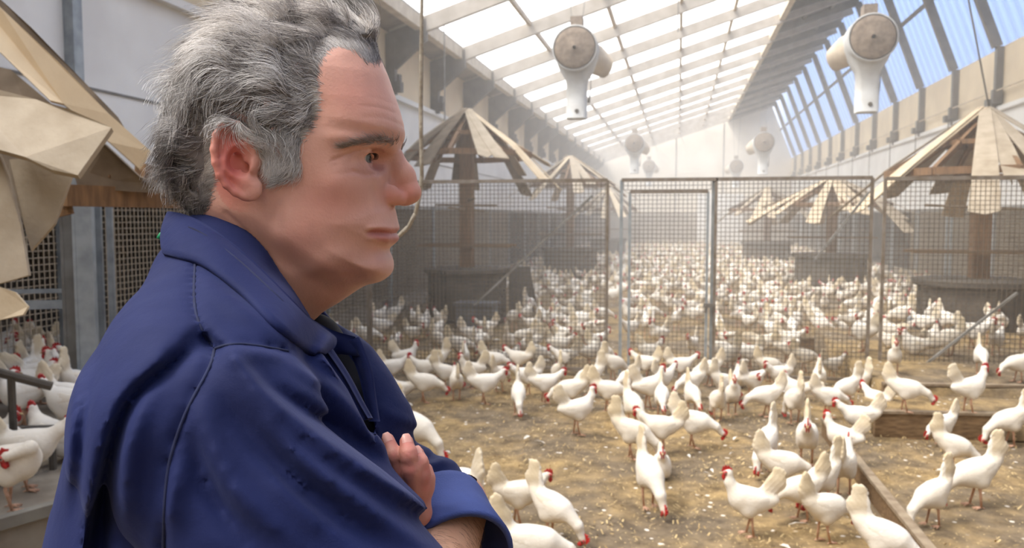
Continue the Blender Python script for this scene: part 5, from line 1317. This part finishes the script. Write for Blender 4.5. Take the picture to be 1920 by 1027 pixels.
# --- work coat
M_navy, nt, p = node_mat('navy_cotton')
at = nt.nodes.new('ShaderNodeAttribute'); at.attribute_name = 'tone'
tcn = nt.nodes.new('ShaderNodeTexCoord'); n1 = nt.nodes.new('ShaderNodeTexNoise'); n1.inputs['Scale'].default_value = 9; n1.inputs['Detail'].default_value = 6
nt.links.new(tcn.outputs['Object'], n1.inputs[0])
r_ = nt.nodes.new('ShaderNodeValToRGB'); r_.color_ramp.elements[0].position = .3; r_.color_ramp.elements[1].position = .7
r_.color_ramp.elements[0].color = srgb(15, 24, 66); r_.color_ramp.elements[1].color = srgb(19, 30, 78)
nt.links.new(n1.outputs[0], r_.inputs[0]); nt.links.new(r_.outputs[0], p.inputs['Base Color']); p.inputs['Roughness'].default_value = .8
p.inputs['Sheen Weight'].default_value = .12; p.inputs['Sheen Roughness'].default_value = .5; p.inputs['Sheen Tint'].default_value = srgb(150, 160, 220); p.inputs['Specular IOR Level'].default_value = .25
n2 = nt.nodes.new('ShaderNodeTexNoise'); n2.inputs['Scale'].default_value = 900; n3 = nt.nodes.new('ShaderNodeTexNoise'); n3.inputs['Scale'].default_value = 45; n3.inputs['Detail'].default_value = 3
nt.links.new(tcn.outputs['Object'], n2.inputs[0]); nt.links.new(tcn.outputs['Object'], n3.inputs[0])
b = nt.nodes.new('ShaderNodeBump'); b.inputs['Strength'].default_value = .25; b.inputs['Distance'].default_value = .0006; nt.links.new(n2.outputs[0], b.inputs['Height'])
b2 = nt.nodes.new('ShaderNodeBump'); b2.inputs['Strength'].default_value = .25; b2.inputs['Distance'].default_value = .004; nt.links.new(n3.outputs[0], b2.inputs['Height']); nt.links.new(b.outputs[0], b2.inputs['Normal'])
nt.links.new(b2.outputs[0], p.inputs['Normal'])
M_navy_in = mat('navy_cotton_inside', (56, 72, 132), (50, 65, 122), 30, .85, bump=.2, bscale=700)
gj = Grid((-.42, .36, -.50), (.14, 1.04, .04), .0034)
LL = lambda a, b, c: tuple(L(a, b, c))
T = smin(gj.ell((-.220, .715, -.41), (.112, .205, .335)), gj.ell((-.270, .67, -.44), (.118, .175, .33)), .05)
T = smin(T, gj.ell((-.242, .695, -.16), (.074, .145, .13)), .05)
T = smin(T, gj.cap((-.225, .565, -.128), (-.262, .84, -.185), .066, .052), .05)             # shoulders
T = smin(T, gj.cap((-.245, .66, -.055), (-.215, .58, -.105), .045, .05), .04)          # trapezius, near and far
T = smin(T, gj.cap((-.262, .77, -.070), (-.262, .83, -.150), .040, .042), .04)
T = smin(T, gj.ell((-.245, .72, -.05), (.052, .07, .07)), .03)
S1, E1 = L(388, 815, .525), L(712, 1232, .50)
Am = gj.cap(S1, E1, .074, .070); J = smin(T, Am, .028)
Fa = gj.cap(L(555, 750, .60), L(702, 984, .612), .040, .033); J = smin(J, Fa, .006)       # forearm fold of the near sleeve
Fb = gj.cap(E1, L(640, 1120, .61), .064, .040); J = smin(J, Fb, .02)
S2, E2 = L(598, 860, .86), L(768, 945, .77)
Ff = gj.cap(S2, E2, .054, .050); J = smin(J, Ff, .012)
J = smin(J, gj.cap(E2, L(825, 975, .752), .050, .044), .03)
J = smin(J, gj.cap(L(640, 700, .76), L(690, 800, .74), .035, .045), .03)
# picture coordinates of the near surface, for seams and folds of the cloth
cp, sp = math.cos(PITCH), math.sin(PITCH)
zc = gj.Y * cp + gj.Z * sp; UU = 960 + FPX * gj.X / zc + 0 * gj.Z; VV = 513.5 - FPX * (gj.Z * cp - gj.Y * sp) / zc + 0 * gj.X
nb = np.abs(J) < .045; un, vn = UU[nb], VV[nb]; yn = np.broadcast_to(gj.Y, J.shape)[nb]; pn = np.stack([np.broadcast_to(q, J.shape)[nb] for q in (gj.X, gj.Y, gj.Z)], 1)
dJ = np.zeros(len(un), np.float32)
def pl_dist(u, v, pts):
    best = np.full(u.shape, 1e9); sd = np.zeros(u.shape); tt = np.zeros(u.shape); tot = 0
    pts = np.array(pts, float); lens = np.hypot(*np.diff(pts, axis=0).T); T_ = lens.sum()
    for i in range(len(pts) - 1):
        a, b_ = pts[i], pts[i + 1]; e = b_ - a; t = np.clip(((u - a[0]) * e[0] + (v - a[1]) * e[1]) / (e @ e), 0, 1)
        d = np.hypot(u - a[0] - t * e[0], v - a[1] - t * e[1]); m = d < best
        best = np.where(m, d, best); sd = np.where(m, np.sign(e[0] * (v - a[1]) - e[1] * (u - a[0])), sd); tt = np.where(m, (tot + t * lens[i]) / T_, tt); tot += lens[i]
    return best, sd, tt
def cr(pts, n=6): P_ = smooth_poly([pts[0]] + list(pts) + [pts[-1]], n); return P_[n:(len(pts)) * n + 1]
nearside = (yn < .70)
def fold(pts, amp, w, taper=True, mask=None):                # + raises a ridge, - sinks a groove
    global dJ
    d, s_, t = pl_dist(un, vn, cr(pts)); k = np.sin(np.pi * np.clip(t, .02, .98)) ** .6 if taper else 1.0
    m = nearside if mask is None else mask
    dJ = dJ + 1.7 * amp * k * np.exp(-(d / w) ** 2) * m
def step(pts, amp, w, side, fade):                           # one side of the line lies higher and fades back
    global dJ
    d, s_, t = pl_dist(un, vn, cr(pts)); k = np.clip(t * 6, 0, 1)
    dd_ = d * s_ * side; dJ = dJ + amp * k * sstep(-w, w, dd_) * np.exp(-np.maximum(dd_, 0) / fade) * nearside
near_only = yn < .64
step([(388, 640), (330, 668), (275, 706), (232, 752), (204, 810), (188, 880), (174, 950), (158, 1050)], .013, 7.0, 1, 90)          # back pleat
fold([(400, 655), (372, 640), (330, 672), (282, 712), (246, 756), (216, 830), (200, 900), (190, 1040)], -.006, 16, False)
fold([(300, 690), (262, 760), (240, 850), (236, 1000)], .006, 22)
fold([(366, 492), (364, 545), (368, 590), (384, 628), (402, 654)], -.0030, 4.5, False)                                         # yoke seam
fold([(402, 654), (392, 690), (350, 770), (322, 850), (310, 930), (306, 1040)], -.0040, 5, False)                               # armhole seam
fold([(402, 654), (428, 646), (470, 646), (540, 658)], -.0030, 5, False); fold([(410, 664), (440, 656), (530, 668)], .003, 12)
fold([(330, 860), (312, 1000)], .004, 20)
fold([(440, 672), (503, 745), (604, 828), (720, 902), (800, 950), (900, 1020)], .0060, 16, False, near_only)
fold([(470, 690), (545, 752), (640, 812), (730, 872)], -.006, 15, True)
fold([(520, 668), (600, 716), (670, 780), (735, 862)], .004, 14); fold([(560, 662), (640, 720), (700, 800)], -.003, 9)
fold([(590, 652), (652, 722), (706, 808)], .003, 9); fold([(372, 520), (430, 560), (500, 612), (560, 640)], .003, 22); fold([(376, 500), (440, 540), (520, 590)], -.0022, 10)
fold([(400, 720), (500, 850), (620, 960), (760, 1050)], -.006, 20); fold([(440, 700), (560, 850), (700, 960), (800, 1030)], .005, 16); fold([(370, 760), (430, 900), (560, 1030)], .005, 20); fold([(350, 800), (400, 930), (480, 1040)], -.005, 18); fold([(480, 860), (560, 950), (660, 1030)], .003, 14)
fold([(150, 700), (135, 820), (122, 950)], .003, 14); fold([(200, 620), (165, 740), (150, 860), (140, 1000)], -.0025, 12)
fm = yn > .66
fold([(700, 760), (760, 790), (810, 812)], .002, 9, True, fm); fold([(770, 905), (810, 870), (850, 865), (860, 885)], .003, 8, True, fm); fold([(780, 880), (830, 845), (846, 866)], -.0025, 8, True, fm); fold([(740, 800), (800, 815), (830, 846)], -.002, 8, True, fm)
wr = vnoise(pn * [16, 16, 26], 31) - .5; wr2 = vnoise(pn * 48, 32) - .5
dJ = dJ + .007 * wr + .0018 * wr2
Jn = J[nb] - dJ; J[nb] = Jn
# open neck: room for the neck and the V at the throat
vpoly = [(598, 636), (640, 628), (668, 640), (684, 700), (694, 750), (708, 832), (690, 806), (652, 730), (608, 668)]
far_ = UU.shape; msk_v = (UU > 590) & (UU < 715) & (VV > 620) & (VV < 840)
vd = np.full(J.shape, -1.0, np.float32); vd[msk_v] = poly_sd(UU[msk_v], VV[msk_v], vpoly) * .65 / FPX
J = np.maximum(J, np.minimum(vd, .722 - gj.Y))
J = smax(J, -gj.cap(L(500, 430, .72), L(560, 610, .715), .056, .045), .006)
J = smax(J, -gj.cap(L(845, 975, .735), L(845, 1090, .66), .037, .044), .004)
V, Q = gj.net(J.astype(np.float32)); V = relax(V, Q, 1, .6, .5); V = relax(V, Q, 22)
coat = np_mesh('coat', V, Q, M_navy, MAN); coat.location = OFF
bvc = BVHTree.FromPolygons([tuple(v) for v in V], [tuple(q) for q in Q.tolist()])
def seam_tape(pts, name='seam', r=.0011, m=None):
    P_ = []; 
    for q in cr(pts, 10):
        h = bvc.ray_cast(Vector((0, 0, 0)), Vector(L(q[0], q[1], 1.0)).normalized())
        if h[0] is not None: P_.append(np.array(h[0]) + np.array([0, -.0002, 0]))
    P_ = np.array(P_); 
    for _ in range(3): P_[1:-1] = (P_[:-2] + P_[1:-1] * 2 + P_[2:]) / 4
    bb = MB(); bb.tube(P_, r, 6); return bb.build(name, m or M_seam, coat, True)
M_seam = mat('dark_seam_thread', (20, 26, 58), (26, 34, 70), 60, .9)
for sp_ in ([(366, 492), (364, 545), (368, 590), (384, 628), (400, 652)], [(402, 654), (392, 690), (350, 770), (322, 850), (310, 930), (306, 1060)], [(402, 654), (428, 646), (470, 646), (540, 658)]): seam_tape(sp_)
def shell(name, top, bot, th, m, parent, n=8, bulge=.0, k=5, loc=OFF):
    """cloth strip between two edges; points are (px, py, distance)"""
    A_ = np.array([L(*on_coat(q)) for q in cr3(top, k)]); B_ = np.array([L(*on_coat(q)) for q in cr3(bot, k)]); N = len(A_)
    for _ in range(2): A_[1:-1] = (A_[:-2] + 2 * A_[1:-1] + A_[2:]) / 4; B_[1:-1] = (B_[:-2] + 2 * B_[1:-1] + B_[2:]) / 4
    G_ = np.zeros((N, n, 3)); 
    for j in range(n):
        t = j / (n - 1); G_[:, j] = A_ * (1 - t) + B_ * t
    du = np.gradient(G_, axis=0); dv = np.gradient(G_, axis=1); nr = np.cross(du, dv); nr /= np.linalg.norm(nr, axis=2)[..., None] + 1e-12
    if np.mean((nr * np.array([0, -1, .2])).sum(-1)) < 0: nr = -nr
    t = np.linspace(0, 1, n)[None, :, None]; G_ = G_ + nr * bulge * np.sin(np.pi * t)
    O_, I_2 = G_ + nr * th / 2, G_ - nr * th / 2; vs = np.concatenate([O_.reshape(-1, 3), I_2.reshape(-1, 3)]); M = N * n; id_ = np.arange(M).reshape(N, n)
    q = np.stack([id_[:-1, :-1], id_[1:, :-1], id_[1:, 1:], id_[:-1, 1:]], -1).reshape(-1, 4); Qs = [q, q[:, ::-1] + M]
    for e in (id_[:, 0], id_[:, -1], id_[0, :], id_[-1, :]): Qs.append(np.stack([e[:-1], e[1:], e[1:] + M, e[:-1] + M], -1))
    o = np_mesh(name, vs, np.concatenate(Qs), m, parent)
    if loc is not None: o.location = loc
    return o
def on_coat(q):
    h = bvc.ray_cast(Vector((0, 0, 0)), Vector(L(q[0], q[1], 1.0)).normalized())
    D_ = q[2]
    if h[0] is not None: D_ = min(D_, h[0].y - LIFT[0])
    return (q[0], q[1], D_)
LIFT = [.005]
def cr3(pts, n=5):
    P_ = np.array([pts[0]] + list(pts) + [pts[-1]], float); out = []
    for i in range(1, len(P_) - 2):
        a, b_, c, d_ = P_[i - 1], P_[i], P_[i + 1], P_[i + 2]
        for k in range(n): t = k / n; out.append(.5 * (2 * b_ + (c - a) * t + (2 * a - 5 * b_ + 4 * c - d_) * t * t + (3 * b_ - a - 3 * c + d_) * t ** 3))
    out.append(P_[-2]); return out
NOFF = (0, 0, 0)
col = shell('collar', [(332, 404, .775), (318, 398, .73), (322, 398, .695), (345, 404, .668), (380, 420, .650), (453, 474, .642), (541, 561, .655), (572, 592, .680), (600, 612, .692), (628, 634, .690)],
      [(322, 470, .80), (308, 476, .74), (311, 478, .685), (335, 484, .650), (378, 496, .625), (440, 540, .607), (500, 598, .608), (556, 646, .620), (585, 660, .630), (606, 662, .645)], .004, M_navy, coat, 9, .003, loc=None)
LIFT[0] = .0115
shell('collar_stitching', [(330, 424, .680), (352, 428, .655), (385, 444, .640), (450, 496, .626), (520, 562, .628), (560, 606, .640)], [(330, 426.5, .679), (352, 430.5, .654), (385, 446.5, .639), (450, 498.5, .625), (520, 564.5, .627), (560, 608.5, .639)], .006, M_seam, col, 2, 0, loc=None)
LIFT[0] = .004
shell('lapel', [(572, 594, .700), (612, 616, .712), (668, 632, .700)], [(606, 664, .70), (640, 664, .70), (676, 668, .690)], .003, M_navy, coat, 5, .002, loc=None)
shell('placket', [(650, 640, .705), (672, 690, .700), (684, 740, .690), (694, 790, .680)], [(670, 632, .690), (694, 690, .686), (702, 740, .682), (710, 790, .674)], .0035, M_navy, coat, 4, .001, loc=None)
shell('front_edge', [(604, 654, .648), (640, 705, .640), (666, 752, .636), (686, 786, .636)], [(618, 652, .660), (652, 704, .650), (677, 752, .645), (696, 786, .645)], .004, M_navy, coat, 4, .001, loc=None)
gu = Grid((-.24, .64, -.34), (-.07, .80, -.06), .005)
us = smin(gu.cap(L(590, 640, .735), L(640, 720, .735), .026, .026), gu.cap(L(640, 720, .735), L(690, 830, .735), .026, .024), .01); V, Q = gu.net(us.astype(np.float32)); o = np_mesh('undershirt', V, Q, mat('black_shirt', (16, 17, 24), (24, 25, 34), 40, .9), MAN); o.location = OFF
# rolled cuff of the far sleeve, open towards the viewer
def ringmesh(name, rings, th, m, parent, n=40, loc=OFF):
    vs = []; fs = []
    for lay in (0, 1):
        for c, ax, r in rings:
            c = np.array(c); ax = np.array(ax, float); ax /= np.linalg.norm(ax); u = np.cross(ax, [0, 0, 1.]); u /= np.linalg.norm(u); w = np.cross(ax, u)
            for t in np.linspace(0, 2 * math.pi, n, endpoint=False): vs.append(c + (r - lay * th) * (u * math.cos(t) + w * math.sin(t)) * (1 + .025 * math.sin(3 * t + 1)))
    R_n = len(rings); id_ = np.arange(2 * R_n * n).reshape(2, R_n, n)
    for lay in (0, 1):
        for i in range(R_n - 1):
            for j in range(n):
                q = (id_[lay, i, j], id_[lay, i, (j + 1) % n], id_[lay, i + 1, (j + 1) % n], id_[lay, i + 1, j]); fs.append(q if lay == 0 else q[::-1])
    for i in (0, R_n - 1):
        for j in range(n): fs.append((id_[0, i, j], id_[0, i, (j + 1) % n], id_[1, i, (j + 1) % n], id_[1, i, j]))
    o = np_mesh(name, np.array(vs), np.array(fs), m, parent)
    if loc is not None: o.location = loc
    return o
c0, c1_ = L(822, 958, .750), L(852, 1052, .690); axc = c1_ - c0
ringmesh('rolled_cuff', [(c0 - axc * .1, axc, .040), (c0, axc, .0470), (c0 + axc * .12, axc, .0485), (c0 + axc * .5, axc, .0500), (c1_, axc, .0560), (c1_ + axc * .04, axc, .0545)], .004, M_navy_in, coat, loc=None)
# near sleeve hem by the hand
# --- hand and forearm
gh = Grid((-.125, .590, -.275), (-.045, .700, -.165), .0013)
D1 = .650
def FP(px, py, D): return L(px, py, D)
fing = [[(727, 824, .652), (738, 852, .646), (752, 884, .650), (764, 916, .655)], [(762, 828, .648), (766, 852, .641), (772, 880, .643), (776, 915, .652)],
        [(783, 850, .654), (788, 868, .649), (790, 890, .650), (784, 918, .655)], [(799, 880, .664), (801, 898, .660), (797, 915, .660), (788, 930, .662)]]
rad = [[.0054, .0066, .0074, .0080], [.0057, .0071, .0080, .0085], [.0055, .0068, .0078, .0082], [.0055, .0062, .0070, .0076]]
Hd = None
for f_, r_r in zip(fing, rad):
    P_ = [L(*q) for q in f_]; fF = None
    for i in range(3):
        q = gh.cap(P_[i], P_[i + 1], r_r[i], r_r[i + 1]); fF = q if fF is None else smin(fF, q, .003)
    for i in (1, 2):                                             # knuckle wrinkles
        dq = P_[i + 1] - P_[i - 1]; dq /= np.linalg.norm(dq)
        for k in (-.0016, .0, .0016):
            w_ = (gh.X - P_[i][0]) * dq[0] + (gh.Y - P_[i][1]) * dq[1] + (gh.Z - P_[i][2]) * dq[2] - k; fF = fF + .00045 * np.exp(-(w_ / .0005) ** 2)
    Hd = fF if Hd is None else smin(Hd, fF, .0018)
palm = gh.cap(L(768, 905, .662), L(782, 960, .664), .015, .013)
for q in ((762, 905, .658), (776, 900, .656), (790, 905, .660)): palm = smin(palm, gh.ell(L(*q), (.0085, .008, .011)), .006)
Hd = smin(Hd, palm, .006)
Hd = smin(Hd, gh.cap(L(765, 945, .668), L(745, 905, .672), .0095, .0075), .006)      # thumb under the sleeve
for a_, b_ in (((766, 862, .640), (776, 912, .642)), ((785, 870, .644), (788, 912, .648))): Hd = Hd - .0006 * np.exp(-(gh.line_d([L(*a_), L(*b_)]) / .003) ** 2)
V, Q = gh.net(Hd.astype(np.float32)); u_, v_ = hp_px(V)
def tone_of(V, c1, c2, sc=90, seed=5): n_ = vnoise(V * sc, seed)[:, None]; return np.array(srgb(*c1)[:3]) * (1 - n_) + np.array(srgb(*c2)[:3]) * n_
tn = tone_of(V, (196, 140, 122), (190, 122, 110), 120)
kn = np.zeros(len(V))
for f_ in fing:
    for i, w_ in ((0, 9), (1, 7), (2, 9)): kn = np.maximum(kn, np.exp(-((u_ - f_[i][0]) ** 2 + (v_ - f_[i][1]) ** 2) / w_ ** 2))
tn = tn * (1 - .5 * kn[:, None]) + np.array(srgb(200, 116, 108)[:3]) * .5 * kn[:, None]
hand = np_mesh('hand', V, Q, M_skin, MAN); hand.location = OFF; set_color(hand, 'tone', tn)
M_nail = mat('fingernail', (216, 160, 146), (206, 150, 138), 60, .35)
for f_, r_r in zip(fing[:3], rad[:3]):
    P0_, P1_ = L(*f_[0]), L(*f_[1]); ax_ = P0_ - P1_; ax_ /= np.linalg.norm(ax_); out_ = np.array([.25, -1, .1]); out_ -= ax_ * (out_ @ ax_); out_ /= np.linalg.norm(out_); sd_ = np.cross(ax_, out_)
    vs = []; fs = []; na, nb_ = 7, 6
    for i in range(na):
        t = -1 + 2 * i / (na - 1)
        for j in range(nb_):
            a = -.7 + 1.4 * j / (nb_ - 1); rr = r_r[0] + .0004; wv = math.sqrt(max(0, 1 - .6 * t * t)) if t > 0 else 1
            vs.append(P0_ + ax_ * (.0010 + .0040 * t) + (out_ * math.cos(a * wv) + sd_ * math.sin(a * wv)) * rr * (1 - .12 * max(t, 0) ** 2))
    fs = [(i * nb_ + j, i * nb_ + j + 1, (i + 1) * nb_ + j + 1, (i + 1) * nb_ + j) for i in range(na - 1) for j in range(nb_ - 1)]
    o = np_mesh('fingernail', np.array(vs), np.array(fs), M_nail, hand)
ga = Grid((-.18, .50, -.46), (.01, .78, -.25), .003)
fa = ga.cap(L(845, 950, .748), L(800, 1110, .64), .036, .034); fa = smin(fa, ga.cap(L(800, 1110, .64), L(640, 1230, .60), .034, .027), .02)
V, Q = ga.net(fa.astype(np.float32)); fore = np_mesh('forearm', V, Q, M_skin, MAN); fore.location = OFF; set_color(fore, 'tone', tone_of(V, (206, 160, 130), (196, 146, 118), 60))
fn = np.cross(V[Q[:, 2]] - V[Q[:, 0]], V[Q[:, 3]] - V[Q[:, 1]]); fn /= np.linalg.norm(fn, axis=1)[:, None]; fc_ = V[Q].mean(1); axm = L(800, 1110, .64)
uf, vf = hp_px(fc_); ok = np.where((vf > 940) & (vf < 1060) & (fc_[:, 1] < .72))[0]; st = []
for i in rb.choice(ok, 420):
    nn = fn[i]; nn = nn if nn[1] < 0 else -nn; d_ = np.array([.5, -.2, -.8]) + rb.normal(0, .25, 3); d_ -= nn * (d_ @ nn); d_ /= np.linalg.norm(d_); l = rb.uniform(.006, .012)
    st.append([fc_[i] + d_ * l * k + nn * .0012 * math.sin(2.8 * k) for k in np.linspace(0, 1, 4)])
strand_mesh('arm_hair', np.array(st), .00010, np.tile(np.array(srgb(120, 92, 70)[:3]), (len(st), 1)), M_hair, fore)
# green tag at the back of the collar
b = MB(); b.tube([L(309, 434, .70), L(303, 440, .70), L(297, 447, .70)], [.0016, .0026, .0020], 8)
o = b.build('green_tag', mat('green_plastic', (60, 170, 120), (40, 140, 96), 50, .4), coat, True); tag(o, 'small green plastic tag')
# lower coat, trousers and boots, out of the picture but there
gl = Grid((-.42, .42, -1.64), (.06, 1.02, -.44), .016)
lo = smax(gl.ell((-.205, .72, -.62), (.125, .20, .62)), gl.Z * 1.0 + 0 * gl.X + 0 * gl.Y + .46, .01); lo = smax(lo, -(gl.Z + 1.0) + 0 * gl.X + 0 * gl.Y, .01)
lo = smin(lo, gl.ell((-.205, .72, -.50), (.115, .195, .12)), .03)
V, Q = gl.net(lo.astype(np.float32)); o = np_mesh('coat_skirt', V, Q, M_navy, MAN); o.location = OFF
M_trs = mat('dark_work_trousers', (40, 42, 52), (52, 54, 64), 20, .9); M_boot = mat('black_rubber_boot', (26, 26, 26), (40, 38, 36), 20, .5)
for sy in (-1, 1):
    tg = gl.cap((-.205, .72 + sy * .10, -.92), (-.205, .72 + sy * .11, -1.44), .085, .062); V, Q = gl.net(tg.astype(np.float32)); o = np_mesh('trouser_leg', V, Q, M_trs, MAN); o.location = OFF
    bt = smin(gl.cap((-.21, .72 + sy * .11, -1.34), (-.21, .72 + sy * .11, -1.56), .062, .052), gl.cap((-.21, .72 + sy * .11, -1.57), (-.06, .72 + sy * .13, -1.58), .045, .040), .03); V, Q = gl.net(bt.astype(np.float32)); V[:, 2] = np.maximum(V[:, 2], -CH + .002)
    o = np_mesh('boot', V, Q, M_boot, MAN); o.location = OFF
